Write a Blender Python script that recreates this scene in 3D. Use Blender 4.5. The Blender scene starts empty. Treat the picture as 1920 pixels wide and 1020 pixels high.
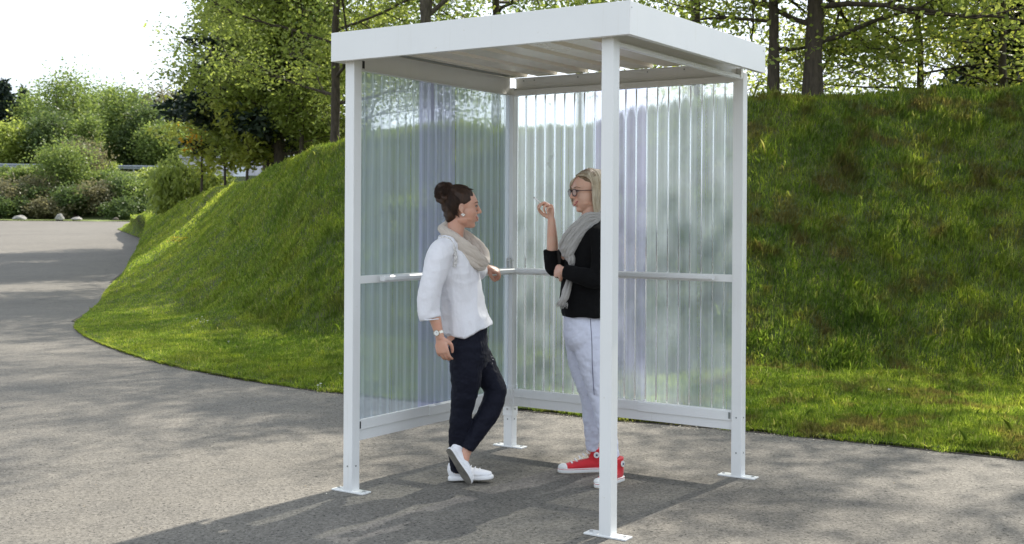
import bpy, math, random
import numpy as np
from mathutils import Vector, Matrix, noise as mnoise

# ------------------------------------------------------------------ camera, sky, sun, exposure
sc = bpy.context.scene
COL = sc.collection
CAM_H = 1.45
F = 2201.0                                             # focal length in pixels of the 1920 wide photo
cam_d = bpy.data.cameras.new('camera')
cam = bpy.data.objects.new('camera', cam_d); COL.objects.link(cam)
cam_d.sensor_width = 36.0; cam_d.lens = 36.0 * F / 1920; cam_d.shift_y = -0.05
cam_d.clip_start = 0.1; cam_d.clip_end = 5000
cam.matrix_world = Matrix.Translation((0, 0, CAM_H)) @ Matrix.Rotation(math.pi / 2, 4, 'X') @ Matrix.Rotation(0.0059, 4, 'Z')
cam_d.dof.use_dof = True; cam_d.dof.focus_distance = 6.6; cam_d.dof.aperture_fstop = 5.6
sc.camera = cam

SUN_DIR = Vector((0.59, 0.81, 0.0)).normalized()      # horizontal direction towards the sun
SUN_EL = math.radians(44)
w = bpy.data.worlds.new('World'); sc.world = w; w.use_nodes = True
wn = w.node_tree.nodes; wl = w.node_tree.links
bg = wn['Background']; sky = wn.new('ShaderNodeTexSky'); sky.sky_type = 'NISHITA'; sky.sun_disc = False
sky.sun_elevation = SUN_EL; sky.sun_rotation = math.atan2(SUN_DIR.x, SUN_DIR.y)
sky.air_density = 1.0; sky.dust_density = 1.6; sky.ozone_density = 1.6; sky.altitude = 200
# thin bright cloud veil over the blue
wc = wn.new('ShaderNodeTexCoord'); wm = wn.new('ShaderNodeMapping'); wm.inputs['Scale'].default_value = (1, 1, 3.5)
wz = wn.new('ShaderNodeTexNoise'); wz.inputs['Scale'].default_value = 1.6; wz.inputs['Detail'].default_value = 6; wz.inputs['Roughness'].default_value = 0.6
wr = wn.new('ShaderNodeMapRange'); wr.inputs[1].default_value = 0.3; wr.inputs[2].default_value = 0.7; wr.inputs[3].default_value = 0.42; wr.inputs[4].default_value = 0.92
wx = wn.new('ShaderNodeMixRGB'); wx.inputs[2].default_value = (8.6, 9.3, 10.2, 1)
wl.new(wc.outputs['Generated'], wm.inputs[0]); wl.new(wm.outputs[0], wz.inputs['Vector']); wl.new(wz.outputs[0], wr.inputs[0])
wl.new(wr.outputs[0], wx.inputs[0]); wl.new(sky.outputs[0], wx.inputs[1]); wl.new(wx.outputs[0], bg.inputs[0]); bg.inputs[1].default_value = 0.104
sun_d = bpy.data.lights.new('sun', 'SUN'); sun_d.energy = 5.0; sun_d.angle = math.radians(0.6); sun_d.color = (1.0, 0.93, 0.82)
sun = bpy.data.objects.new('sun', sun_d); COL.objects.link(sun)
to_sun = Vector((SUN_DIR.x * math.cos(SUN_EL), SUN_DIR.y * math.cos(SUN_EL), math.sin(SUN_EL)))
sun.rotation_euler = to_sun.to_track_quat('Z', 'Y').to_euler(); sun.location = (8, 9, 12)
sc.view_settings.view_transform = 'Standard'; sc.view_settings.look = 'None'
sc.view_settings.exposure = 0.80; sc.view_settings.gamma = 1.0
sc.cycles.use_denoising = True
sc.cycles.max_bounces = 8; sc.cycles.transparent_max_bounces = 24
sc.cycles.caustics_reflective = False; sc.cycles.caustics_refractive = False

rnd = random.Random(7)
rs = np.random.RandomState(11)

def pix(px, py, Y):
    """the point at depth Y that the photo shows at (px, py)"""
    return Vector(((px - 960) / F * Y, Y, CAM_H - (py - 414 - 0.0059 * (px - 960)) / F * Y))

# ------------------------------------------------------------------ object helpers
def link(o, parent=None):
    COL.objects.link(o)
    if parent is not None:
        o.parent = parent
        o.matrix_parent_inverse = parent.matrix_world.inverted() if parent.type != 'EMPTY' else Matrix.Translation(-parent.location)
    return o

def tag(o, label, cat=None, group=None, kind=None):
    if label: o['label'] = label
    if cat: o['category'] = cat
    if group: o['group'] = group
    if kind: o['kind'] = kind
    return o

def empty(name, loc, label, cat, group=None):
    o = bpy.data.objects.new(name, None); COL.objects.link(o); o.location = loc; o.empty_display_size = 0.2
    return tag(o, label, cat, group)

class MB:
    def __init__(s): s.v = []; s.f = []; s.m = []
    def add(s, vs, fs, mi=0):
        n = len(s.v); s.v += [tuple(p) for p in vs]; s.f += [tuple(i + n for i in f) for f in fs]; s.m += [mi] * len(fs)
    def mesh(s, name, mats, smooth=False):
        me = bpy.data.meshes.new(name); me.from_pydata(s.v, [], s.f)
        for m in (mats if isinstance(mats, (list, tuple)) else [mats]): me.materials.append(m)
        if any(s.m): me.polygons.foreach_set('material_index', s.m)
        if smooth: me.shade_smooth()
        me.update(); return me
    def build(s, name, mats, parent=None, smooth=False, bevel=0):
        o = bpy.data.objects.new(name, s.mesh(name, mats, smooth)); link(o, parent)
        if bevel:
            b = o.modifiers.new('bevel', 'BEVEL'); b.width = bevel; b.segments = 2; b.limit_method = 'ANGLE'
        return o
    def box(s, o, ax, ay, az, mi=0):
        """corner o and three edge vectors"""
        o = Vector(o); ax = Vector(ax); ay = Vector(ay); az = Vector(az)
        P = [o, o + ax, o + ax + ay, o + ay, o + az, o + ax + az, o + ax + ay + az, o + ay + az]
        fs = [(0, 3, 2, 1), (4, 5, 6, 7), (0, 1, 5, 4), (1, 2, 6, 5), (2, 3, 7, 6), (3, 0, 4, 7)]
        if ax.cross(ay).dot(az) < 0: fs = [f[::-1] for f in fs]
        s.add(P, fs, mi)
    def cyl(s, c, axis, r, h, n=12, mi=0):
        c = Vector(c); axis = Vector(axis).normalized(); a = axis.orthogonal().normalized(); b = axis.cross(a)
        P = [c + (a * math.cos(t) + b * math.sin(t)) * r for t in [2 * math.pi * i / n for i in range(n)]]
        P += [p + axis * h for p in P]
        fs = [(i, (i + 1) % n, n + (i + 1) % n, n + i) for i in range(n)] + [tuple(range(n))[::-1], tuple(range(n, 2 * n))]
        s.add(P, fs, mi)
    def extrude(s, prof, o, a, b, d, mi=0):
        """closed profile of (a,b) coordinates swept along vector d"""
        o = Vector(o); a = Vector(a); b = Vector(b); d = Vector(d); n = len(prof)
        P = [o + a * x + b * y for x, y in prof]; P += [p + d for p in P]
        s.add(P, [(i, (i + 1) % n, n + (i + 1) % n, n + i) for i in range(n)] + [tuple(range(n))[::-1], tuple(range(n, 2 * n))], mi)

def np_mesh(name, verts, faces, mat, smooth=False):
    """fast mesh from numpy arrays; faces (n,k)"""
    me = bpy.data.meshes.new(name); n, k = faces.shape
    me.vertices.add(len(verts)); me.vertices.foreach_set('co', verts.astype(np.float32).ravel())
    me.loops.add(n * k); me.loops.foreach_set('vertex_index', faces.astype(np.int32).ravel())
    me.polygons.add(n); me.polygons.foreach_set('loop_start', np.arange(0, n * k, k, dtype=np.int32))
    for m in (mat if isinstance(mat, (list, tuple)) else [mat]): me.materials.append(m)
    if smooth: me.polygons.foreach_set('use_smooth', np.ones(n, dtype=bool))
    me.update(calc_edges=True); return me

# ------------------------------------------------------------------ material helpers
class NT:
    def __init__(s, name):
        s.mat = bpy.data.materials.new(name); s.mat.use_nodes = True; s.t = s.mat.node_tree
        s.b = s.t.nodes['Principled BSDF']; s.out = s.t.nodes['Material Output']
    def n(s, typ, **kw):
        x = s.t.nodes.new('ShaderNode' + typ)
        for k, v in kw.items():
            if k.startswith('i_'):
                key = k[2:]; x.inputs[int(key) if key.isdigit() else key.replace('_', ' ')].default_value = v
            else: setattr(x, k, v)
        return x
    def l(s, a, b): s.t.links.new(a, b)
    def coord(s, scale=(1, 1, 1), kind='Object', rot=(0, 0, 0)):
        c = s.n('TexCoord'); m = s.n('Mapping'); m.inputs['Scale'].default_value = scale; m.inputs['Rotation'].default_value = rot
        s.l(c.outputs[kind], m.inputs[0]); return m.outputs[0]
    def noise(s, vec, scale, detail=4, rough=0.55, dist=0):
        x = s.n('TexNoise', i_Scale=scale, i_Detail=detail, i_Roughness=rough, i_Distortion=dist); s.l(vec, x.inputs['Vector']); return x.outputs[0]
    def ramp(s, fac, stops):
        r = s.n('ValToRGB'); e = r.color_ramp.elements
        while len(e) > 1: e.remove(e[-1])
        e[0].position = stops[0][0]; e[0].color = (*stops[0][1], 1)
        for p, c in stops[1:]:
            q = e.new(p); q.color = (*c, 1)
        s.l(fac, r.inputs[0]); return r.outputs[0]
    def mix(s, fac, a, b, mode='MIX'):
        m = s.n('MixRGB', blend_type=mode)
        for i, v in ((0, fac), (1, a), (2, b)):
            if hasattr(v, 'default_value') or hasattr(v, 'is_linked'): s.l(v, m.inputs[i])
            else: m.inputs[i].default_value = v if i == 0 else (*v, 1)
        return m.outputs[0]
    def bump(s, h, strength=0.3, dist=0.01):
        b = s.n('Bump', i_Strength=strength, i_Distance=dist); s.l(h, b.inputs['Height']); return b.outputs[0]
    def setp(s, **kw):
        for k, v in kw.items():
            inp = s.b.inputs[k.replace('_', ' ')]
            if hasattr(v, 'is_linked'): s.l(v, inp)
            elif isinstance(v, tuple) and len(v) == 3: inp.default_value = (*v, 1)
            else: inp.default_value = v
        return s

def g3(v): return (v, v, v)

def m_paint(name, col=(0.80, 0.81, 0.80), rough=0.28):
    t = NT(name); v = t.coord(); n1 = t.noise(v, 3.0, 5); c = t.ramp(n1, [(0.3, tuple(x * 0.95 for x in col)), (0.7, col)])
    run = t.noise(t.coord((1, 1, 0.05)), 55, 4, .6); spl = t.noise(v, 38, 5, .7)
    c = t.mix(0.35, c, t.ramp(run, [(0.60, g3(1)), (0.74, (0.86, 0.84, 0.79))]), 'MULTIPLY')      # water runs
    c = t.mix(0.8, c, t.ramp(spl, [(0.66, g3(1)), (0.74, (0.80, 0.76, 0.68))]), 'MULTIPLY')       # specks and scuffs
    r = t.n('MapRange', i_3=rough - 0.08, i_4=rough + 0.16); t.l(n1, r.inputs[0]); n2 = t.noise(v, 60, 3); n3 = t.noise(v, 2.2, 2)
    b = t.n('Bump', i_Strength=0.12, i_Distance=0.02); t.l(n3, b.inputs['Height']); b2 = t.n('Bump', i_Strength=0.04, i_Distance=0.002); t.l(n2, b2.inputs['Height']); t.l(b.outputs[0], b2.inputs['Normal'])
    t.setp(Base_Color=c, Roughness=r.outputs[0], Normal=b2.outputs[0]); return t.mat

def m_simple(name, col, rough=0.6, metal=0.0, nscale=20, var=0.2, bump=0.1, bdist=0.003, sheen=0.0, stretch=(1, 1, 1)):
    t = NT(name); v = t.coord(stretch); n1 = t.noise(v, nscale, 5)
    c = t.ramp(n1, [(0.3, tuple(x * (1 - var) for x in col)), (0.7, tuple(min(1, x * (1 + var)) for x in col))])
    t.setp(Base_Color=c, Roughness=rough, Metallic=metal, Normal=t.bump(n1, bump, bdist))
    if sheen: t.setp(Sheen_Weight=sheen)
    return t.mat

def m_leaf(name, c1, c2, c3=None, trans=0.45, gloss=0.45):
    """leaves: each with a tone of its own, letting light through"""
    t = NT(name); gi = t.n('NewGeometry')
    v = t.coord(); big = t.noise(v, 0.9, 3)
    c = t.ramp(gi.outputs['Random Per Island'], [(0.0, c1), (0.75, c2), (1.0, c3 or c2)])
    c = t.mix(0.5, c, t.ramp(big, [(0.3, c1), (0.7, c2)]))
    t.setp(Base_Color=c, Roughness=gloss); t.b.inputs['Specular IOR Level'].default_value = 0.35
    tr = t.n('BsdfTranslucent'); hs = t.n('HueSaturation', i_Hue=0.49, i_Saturation=1.05, i_Value=1.7)
    t.l(c, hs.inputs['Color']); t.l(hs.outputs[0], tr.inputs[0])
    mx = t.n('MixShader', i_0=trans); t.l(t.b.outputs[0], mx.inputs[1]); t.l(tr.outputs[0], mx.inputs[2]); t.l(mx.outputs[0], t.out.inputs[0])
    return t.mat

def m_bark(name, col=(0.09, 0.07, 0.05)):
    t = NT(name); v = t.coord((1, 1, 0.25)); n1 = t.noise(v, 22, 6, 0.65, 0.4)
    c = t.ramp(n1, [(0.35, tuple(x * 0.4 for x in col)), (0.65, col)])
    t.setp(Base_Color=c, Roughness=0.9, Normal=t.bump(n1, 0.8, 0.03)); return t.mat

def m_asphalt():
    t = NT('asphalt'); v = t.coord()
    big = t.noise(v, 0.35, 4, 0.6, 0.6); mid = t.noise(v, 3.2, 5, 0.6)
    base = t.ramp(big, [(0.3, (0.205, 0.195, 0.176)), (0.5, (0.25, 0.238, 0.214)), (0.72, (0.285, 0.27, 0.243))])
    base = t.mix(0.35, base, t.ramp(mid, [(0.3, g3(0.17)), (0.7, (0.32, 0.305, 0.28))]))
    st = t.n('TexVoronoi', i_Scale=80.0); t.l(v, st.inputs['Vector'])                      # aggregate
    stc = t.ramp(st.outputs['Color'], [(0.1, g3(0.5)), (0.5, g3(1.0)), (0.9, g3(1.6))])
    base = t.mix(0.55, base, stc, 'MULTIPLY')
    v2 = t.coord((1, 1, 1)); n4 = t.noise(v2, 58, 3, 0.6, 0.8)                               # open pores
    pore = t.ramp(n4, [(0.335, g3(0.12)), (0.41, g3(1.0))]); base = t.mix(1.0, base, pore, 'MULTIPLY')
    n5 = t.noise(v2, 120, 2); base = t.mix(0.6, base, t.ramp(n5, [(0.36, g3(0.45)), (0.47, g3(1.0))]), 'MULTIPLY')
    # one long hairline crack pattern
    cr = t.n('TexVoronoi', feature='DISTANCE_TO_EDGE', i_Scale=0.07); wv = t.n('VectorMath', operation='ADD')
    nz = t.n('TexNoise', i_Scale=1.1, i_Detail=6.0); t.l(v, nz.inputs['Vector']); t.l(v, wv.inputs[0]); t.l(nz.outputs['Color'], wv.inputs[1]); t.l(wv.outputs[0], cr.inputs['Vector'])
    crk = t.ramp(cr.outputs['Distance'], [(0.0006, g3(0.5)), (0.0014, g3(1.0))]); base = t.mix(0.35, base, crk, 'MULTIPLY')
    base = t.mix(1.0, base, (0.62, 0.60, 0.565), 'MULTIPLY'); h = t.mix(0.5, st.outputs['Distance'], pore)
    t.setp(Base_Color=base, Roughness=0.86, Normal=t.bump(h, 0.5, 0.006)); t.b.inputs['Specular IOR Level'].default_value = 0.3
    return t.mat

def m_grass_ground(name='grass_soil'):
    t = NT(name); v = t.coord(); n1 = t.noise(v, 1.1, 6, 0.6, 0.3); n2 = t.noise(v, 14, 5, 0.7)
    c = t.ramp(n1, [(0.3, (0.05, 0.08, 0.018)), (0.5, (0.08, 0.105, 0.028)), (0.68, (0.11, 0.09, 0.04))])
    c = t.mix(0.5, c, t.ramp(n2, [(0.3, (0.025, 0.03, 0.01)), (0.7, (0.075, 0.1, 0.025))]))
    t.setp(Base_Color=c, Roughness=0.95, Normal=t.bump(n2, 0.8, 0.04)); return t.mat

def m_blades(name, mossy=True):
    t = NT(name); gi = t.n('NewGeometry'); v = t.coord()
    n1 = t.noise(v, 0.55, 4, 0.6, 0.5); n2 = t.noise(v, 2.3, 4, 0.6)
    c = t.ramp(gi.outputs['Random Per Island'], [(0.0, (0.04, 0.085, 0.018)), (0.45, (0.12, 0.19, 0.035)), (0.85, (0.24, 0.31, 0.07)), (1.0, (0.42, 0.38, 0.20))])
    c2 = t.ramp(n1, [(0.35, (0.10, 0.18, 0.03)), (0.6, (0.23, 0.30, 0.055))])
    c = t.mix(0.5, c, c2)
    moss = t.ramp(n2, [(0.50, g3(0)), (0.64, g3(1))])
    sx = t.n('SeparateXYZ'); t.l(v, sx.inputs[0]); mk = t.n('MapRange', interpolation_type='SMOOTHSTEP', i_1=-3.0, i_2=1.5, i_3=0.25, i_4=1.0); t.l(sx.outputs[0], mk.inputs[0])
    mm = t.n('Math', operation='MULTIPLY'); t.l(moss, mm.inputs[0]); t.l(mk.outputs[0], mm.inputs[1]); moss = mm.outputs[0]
    fk = t.n('MapRange', interpolation_type='SMOOTHSTEP', i_1=-2.0, i_2=-6.0, i_3=0.0, i_4=1.0); t.l(sx.outputs[0], fk.inputs[0]); c = t.mix(fk.outputs[0], c, t.mix(1.0, c, (1.22, 1.16, 1.2), 'MULTIPLY'))  # blades lightened towards the left bank: its sunlight is put into the colour
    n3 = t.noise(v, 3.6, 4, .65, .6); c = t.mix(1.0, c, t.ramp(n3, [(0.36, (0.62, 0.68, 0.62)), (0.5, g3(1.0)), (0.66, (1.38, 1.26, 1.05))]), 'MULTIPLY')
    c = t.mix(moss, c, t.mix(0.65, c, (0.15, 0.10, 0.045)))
    t.setp(Base_Color=c, Roughness=0.5); t.b.inputs['Specular IOR Level'].default_value = 0.3
    tr = t.n('BsdfTranslucent'); hs = t.n('HueSaturation', i_Hue=0.49, i_Saturation=1.1, i_Value=2.0); t.l(c, hs.inputs['Color']); t.l(hs.outputs[0], tr.inputs[0])
    mx = t.n('MixShader', i_0=0.55); t.l(t.b.outputs[0], mx.inputs[1]); t.l(tr.outputs[0], mx.inputs[2]); t.l(mx.outputs[0], t.out.inputs[0])
    return t.mat

def m_panel(name, tint, haze, h0=.26, h1=.40):
    """clear corrugated plastic: mostly see-through, a little cloudy and glossy"""
    t = NT(name); v = t.coord((1, 1, 0.006)); streak = t.noise(v, 48, 3, 0.5); dirt = t.noise(t.coord((1, 1, .25)), 2.0, 5, .6)
    tp = t.n('BsdfTransparent'); tp.inputs[0].default_value = (*tint, 1)
    rf = t.n('BsdfRefraction', i_Roughness=0.2, i_IOR=1.03); rf.inputs[0].default_value = (*tint, 1)
    df = t.n('BsdfTranslucent'); df.inputs[0].default_value = (*haze, 1)
    d2 = t.n('BsdfDiffuse'); d2.inputs[0].default_value = (*[x * .9 for x in haze], 1)
    gl = t.n('BsdfGlossy', i_Roughness=0.16); gl.inputs[0].default_value = (1, 1, 1, 1)
    m1 = t.n('MixShader', i_0=0.45); t.l(tp.outputs[0], m1.inputs[1]); t.l(rf.outputs[0], m1.inputs[2])
    m2a = t.n('MixShader', i_0=0.4); t.l(df.outputs[0], m2a.inputs[1]); t.l(d2.outputs[0], m2a.inputs[2])
    r = t.n('MapRange', i_1=0.3, i_2=0.75, i_3=h0, i_4=h1); t.l(streak, r.inputs[0])
    r2 = t.n('MapRange', i_1=0.3, i_2=0.8, i_3=0.0, i_4=0.07); t.l(dirt, r2.inputs[0]); ad = t.n('Math', operation='ADD'); t.l(r.outputs[0], ad.inputs[0]); t.l(r2.outputs[0], ad.inputs[1])
    lw = t.n('LayerWeight', i_Blend=0.5); r3 = t.n('MapRange', i_1=0.25, i_2=0.95, i_3=0.0, i_4=0.17); t.l(lw.outputs['Facing'], r3.inputs[0])
    a2 = t.n('Math', operation='ADD', use_clamp=True); t.l(ad.outputs[0], a2.inputs[0]); t.l(r3.outputs[0], a2.inputs[1])
    m2 = t.n('MixShader'); t.l(a2.outputs[0], m2.inputs[0]); t.l(m1.outputs[0], m2.inputs[1]); t.l(m2a.outputs[0], m2.inputs[2])
    fr = t.n('Fresnel', i_IOR=1.25); m3 = t.n('MixShader'); t.l(fr.outputs[0], m3.inputs[0]); t.l(m2.outputs[0], m3.inputs[1]); t.l(gl.outputs[0], m3.inputs[2])
    t.l(m3.outputs[0], t.out.inputs[0]); return t.mat

def m_cloth(name, col, weave=400, rough=0.85, fold=9, fbump=0.6, fdist=0.02, var=0.12, stretch=(1, 1, 0.35), sheen=0.2, trans=0):
    t = NT(name); v = t.coord(stretch); n1 = t.noise(v, fold, 3, 0.5, 0.7); n2 = t.noise(t.coord(), weave, 2)
    c = t.ramp(n2, [(0.3, tuple(x * (1 - var) for x in col)), (0.7, tuple(min(1, x * (1 + var)) for x in col))])
    b1 = t.n('Bump', i_Strength=fbump, i_Distance=fdist); t.l(n1, b1.inputs['Height'])
    b2 = t.n('Bump', i_Strength=0.25, i_Distance=0.002); t.l(n2, b2.inputs['Height']); t.l(b1.outputs[0], b2.inputs['Normal'])
    t.setp(Base_Color=c, Roughness=rough, Normal=b2.outputs[0], Sheen_Weight=sheen)
    if trans:
        tr = t.n('BsdfTranslucent'); t.l(c, tr.inputs[0]); mx = t.n('MixShader', i_0=trans); t.l(t.b.outputs[0], mx.inputs[1]); t.l(tr.outputs[0], mx.inputs[2]); t.l(mx.outputs[0], t.out.inputs[0])
    return t.mat

def m_skin(name, col):
    t = NT(name); v = t.coord(); n1 = t.noise(v, 18, 4); n2 = t.noise(v, 300, 2)
    c = t.ramp(n1, [(0.3, (col[0], col[1] * 0.86, col[2] * 0.82)), (0.7, col)])
    t.setp(Base_Color=c, Roughness=0.42, Normal=t.bump(n2, 0.2, 0.001), Subsurface_Weight=0.12, Subsurface_Scale=0.01)
    t.b.inputs['Subsurface Radius'].default_value = (1, 0.35, 0.2); return t.mat

def m_hair(name, c1, c2, c3):
    t = NT(name); gi = t.n('NewGeometry'); n1 = t.noise(t.coord((1, 1, 0.2)), 60, 4)
    c = t.ramp(gi.outputs['Random Per Island'], [(0, c1), (0.5, c2), (1, c3)]); c = t.mix(0.45, c, t.ramp(n1, [(0.35, c1), (0.65, c3)]))
    t.setp(Base_Color=c, Roughness=0.55, Normal=t.bump(n1, 0.8, 0.006)); t.b.inputs['Specular IOR Level'].default_value = 0.35; return t.mat

M = {}
M['white'] = m_paint('white_paint')
M['roofsheet'] = m_paint('white_roof_sheet', (0.83, 0.77, 0.67), 0.2)
M['galv'] = m_simple('galvanised_steel', (0.25, 0.27, 0.26), 0.4, 0.7, 30, 0.2, 0.05)
M['steel'] = m_simple('steel', (0.5, 0.5, 0.5), 0.3, 0.9, 30, 0.1, 0.02)
M['dark'] = m_simple('dark_rubber', (0.02, 0.02, 0.02), 0.7)
M['panel'] = m_panel('clear_plastic', (0.92, 0.97, 0.985), (0.66, 0.77, 0.88))
M['panel_blue'] = m_panel('clear_plastic_blueish', (0.84, 0.87, 1.0), (0.62, 0.67, 0.95), .30, .46)
M['asphalt'] = m_asphalt()
M['soil'] = m_simple('soil_edge', (0.05, 0.042, 0.03), 0.95, 0, 25, 0.5, 0.8, 0.02)
M['ground'] = m_grass_ground()
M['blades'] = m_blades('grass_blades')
M['bark'] = m_bark('bark')
M['bark_grey'] = m_bark('grey_bark', (0.15, 0.125, 0.10))

# ------------------------------------------------------------------ terrain
def smooth(a, b, x):
    x = min(1, max(0, (x - a) / (b - a))); return x * x * (3 - 2 * x)
def G(x, y):
    """height of the open ground and the road"""
    z = 0.0
    if y > 18: z = 0.0235 * (y - 22) if y > 26 else 0.0235 * (y - 18) ** 2 / 16.0
    if y > 76: z = 0.0235 * 54 + 0.01 * (min(y, 80) - 76)
    z += 3.95 * smooth(80, 95, y)
    return z

def grid_mesh(name, xs, ys, zf, mat, parent=None, smooth_=True):
    X, Y = np.meshgrid(xs, ys); Z = np.vectorize(zf)(X, Y)
    v = np.stack([X, Y, Z], -1).reshape(-1, 3); nx, ny = len(xs), len(ys)
    i = np.arange(nx * ny).reshape(ny, nx)
    f = np.stack([i[:-1, :-1], i[:-1, 1:], i[1:, 1:], i[1:, :-1]], -1).reshape(-1, 4)
    o = bpy.data.objects.new(name, np_mesh(name, v, f, mat, smooth_)); return link(o, parent)

xs = np.concatenate([[-1500, -700, -300, -160], np.linspace(-110, 110, 111), [160, 300, 700, 1500]])
ys = np.concatenate([[-1500, -500, -120, -40], np.linspace(-20, 130, 151), [160, 260, 500, 1000, 2500]])
ground = grid_mesh('ground', xs, ys, lambda x, y: G(x, y) - 0.06 + 0.10 * mnoise.noise(Vector((x * .3, y * .3, 0))) * (1 if y > 77 else 0) + (0.05 if y > 76.2 else 0), M['ground'])
tag(ground, 'rough green grassland reaching the horizon', None, kind='structure')
road = grid_mesh('road', np.linspace(-75, 35, 56), np.linspace(-16, 76, 93), lambda x, y: G(x, y), M['asphalt'])
tag(road, 'weathered grey asphalt car park and drive', None, kind='structure')

# the mound: sections edge, foot, crest, back
SEC = [
 [(30, -8, .02), (31, -5, .1), (34, 2, 3.2), (45, 30, 2.8)],
 [(8, 4.2, .02), (8.6, 6.9, .08), (10.5, 11.6, 3.2), (16, 45, 2.6)],
 [(3.15, 7.21, .02), (4.48, 10.2, .06), (6.2, 14.3, 3.10), (12, 45, 2.5)],
 [(1.63, 8.15, .02), (2.07, 10.35, .06), (2.82, 14.1, 2.95), (5, 45, 2.4)],
 [(.85, 8.52, .02), (1.11, 11.1, .06), (1.4, 14.7, 2.80), (2, 48, 2.3)],
 [(0, 9.04, .02), (0, 12.2, .08), (0, 15.7, 2.66), (-1, 50, 2.2)],
 [(-1.42, 9.8, .02), (-1.87, 12.86, .1), (-2.47, 17, 2.58), (-4, 52, 2.0)],
 [(-2.79, 10.95, .02), (-3.8, 15.7, .15), (-4.6, 22, 2.28), (-7, 54, 1.9)],
 [(-4.23, 12.75, .02), (-5.9, 19.8, .2), (-7.4, 29, 2.12), (-9, 56, 1.8)],
 [(-5.75, 15.5, .02), (-7.7, 23.5, .28), (-10.2, 36, 1.88), (-13, 60, 1.6)],
 [(-6.55, 18.6, .02), (-9.0, 28, .45), (-12.3, 42, 1.93), (-14, 62, 1.5)],
 [(-8.5, 25.2, .02), (-10.8, 34, .6), (-14.2, 46, 1.70), (-15, 63, 1.4)],
 [(-12.3, 41, .02), (-13, 44, .72), (-15.9, 49.5, 1.50), (-16, 64, 1.35)],
 [(-16.2, 50.5, .02), (-16.6, 52, .84), (-18.2, 56, 1.42), (-18.5, 67, 1.3)],
 [(-20, 59.5, .02), (-20.2, 61, .96), (-20.4, 63, 1.22), (-20.6, 69, 1.18)],
]
for s in SEC: s[0] = (s[0][0], s[0][1], G(*s[0][:2]) + .02)
SECA = np.array(SEC)
def catmull(P, n):
    P = np.asarray(P, float); Q = np.concatenate([[2 * P[0] - P[1]], P, [2 * P[-1] - P[-2]]]); out = []
    for i in range(1, len(Q) - 2):
        for k in range(n):
            t = k / n; a, b, c, d = Q[i - 1], Q[i], Q[i + 1], Q[i + 2]
            out.append(0.5 * (2 * b + (c - a) * t + (2 * a - 5 * b + 4 * c - d) * t * t + (3 * b - a - 3 * c + d) * t ** 3))
    out.append(P[-1]); return np.array(out)
NU = 14
SU = catmull(SECA.reshape(len(SECA), -1), NU).reshape(-1, 4, 3)
VS = np.concatenate([np.linspace(0, 1, 11)[:-1], np.linspace(1, 2, 25)[:-1], 2 + np.linspace(0, 1, 26) ** 1.6])
def section_pt(S, v):
    E_, F_, C_, K_ = S
    if v <= 1:
        p = E_ + (F_ - E_) * v; z = E_[2] + (F_[2] - E_[2]) * v * v + 0.03 * math.sin(min(1, v * 8) * math.pi / 2)
    elif v <= 2:
        t = v - 1; p = F_ + (C_ - F_) * t; s = t * 0.8 + 0.2 * (t * t * (3 - 2 * t)); s = s * (1 - .0) ; z = F_[2] + .03 + (C_[2] - F_[2] - .03) * s
    else:
        t = v - 2; p = C_ + (K_ - C_) * t; z = C_[2] + (K_[2] - C_[2]) * t
        L = math.hypot(*(K_ - C_)[:2]); z += 0.32 * (1 - math.exp(-t * L / 0.9)) * math.exp(-t * L / 5) * 0.25
    return p[0], p[1], z
def lump(x, y, v):
    a = 0.0
    if v > 0.15:
        k = min(1, (v - .15) / .9)
        a = k * (0.16 * mnoise.noise(Vector((x * .55, y * .55, 1.3))) + 0.07 * mnoise.noise(Vector((x * 1.7, y * 1.7, 4.1))) + .03 * mnoise.noise(Vector((x * 4.5, y * 4.5, 2))))
    return a
MV = np.zeros((len(SU), len(VS), 3))
for i, S in enumerate(SU):
    for j, v in enumerate(VS):
        x, y, z = section_pt(S, v)
        if j == 0:
            x += 0.05 * mnoise.noise(Vector((x * 2.5, y * 2.5, 9))) ; y += 0.05 * mnoise.noise(Vector((x * 2.5, y * 2.5, 5)))
        MV[i, j] = (x, y, z + lump(x, y, v))
nu, nv = MV.shape[:2]; idx = np.arange(nu * nv).reshape(nu, nv)
mf = np.stack([idx[:-1, :-1], idx[1:, :-1], idx[1:, 1:], idx[:-1, 1:]], -1).reshape(-1, 4)[:, ::-1]
mound = link(bpy.data.objects.new('grass_mound', np_mesh('grass_mound', MV.reshape(-1, 3), mf, M['ground'], True)))
tag(mound, 'steep grass covered bank with a strip of lawn at its foot', None, kind='structure')
MFLAT = MV.reshape(-1, 3)
def mound_z(x, y):
    d = (MFLAT[:, 0] - x) ** 2 + (MFLAT[:, 1] - y) ** 2; k = np.argsort(d)[:4]; wgt = 1 / (d[k] + 1e-4)
    return float((MFLAT[k, 2] * wgt).sum() / wgt.sum())

# bare soil along the lawn edge
E0 = SU[:, 0, :2]; tn = np.gradient(E0, axis=0); tn /= np.linalg.norm(tn, axis=1)[:, None]; nr = np.stack([tn[:, 1], -tn[:, 0]], 1)
mb = MB(); vs = []
for i in range(len(E0)):
    d = 0.012 + 0.05 * abs(mnoise.noise(Vector((E0[i, 0] * 1.5, E0[i, 1] * 1.5, 3))))
    sgn = 1 if (SU[i, 1, :2] - E0[i]) @ nr[i] < 0 else -1
    a = E0[i] + nr[i] * d * sgn; b = E0[i] - nr[i] * 0.12 * sgn
    vs += [(a[0], a[1], G(*a) + .004), (b[0], b[1], G(*b) + .012)]
mb.add(vs, [(2 * i, 2 * i + 1, 2 * i + 3, 2 * i + 2) for i in range(len(E0) - 1)])
tag(mb.build('soil_edge', M['soil']), 'dark strip of soil between asphalt and lawn', None, kind='structure')

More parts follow.
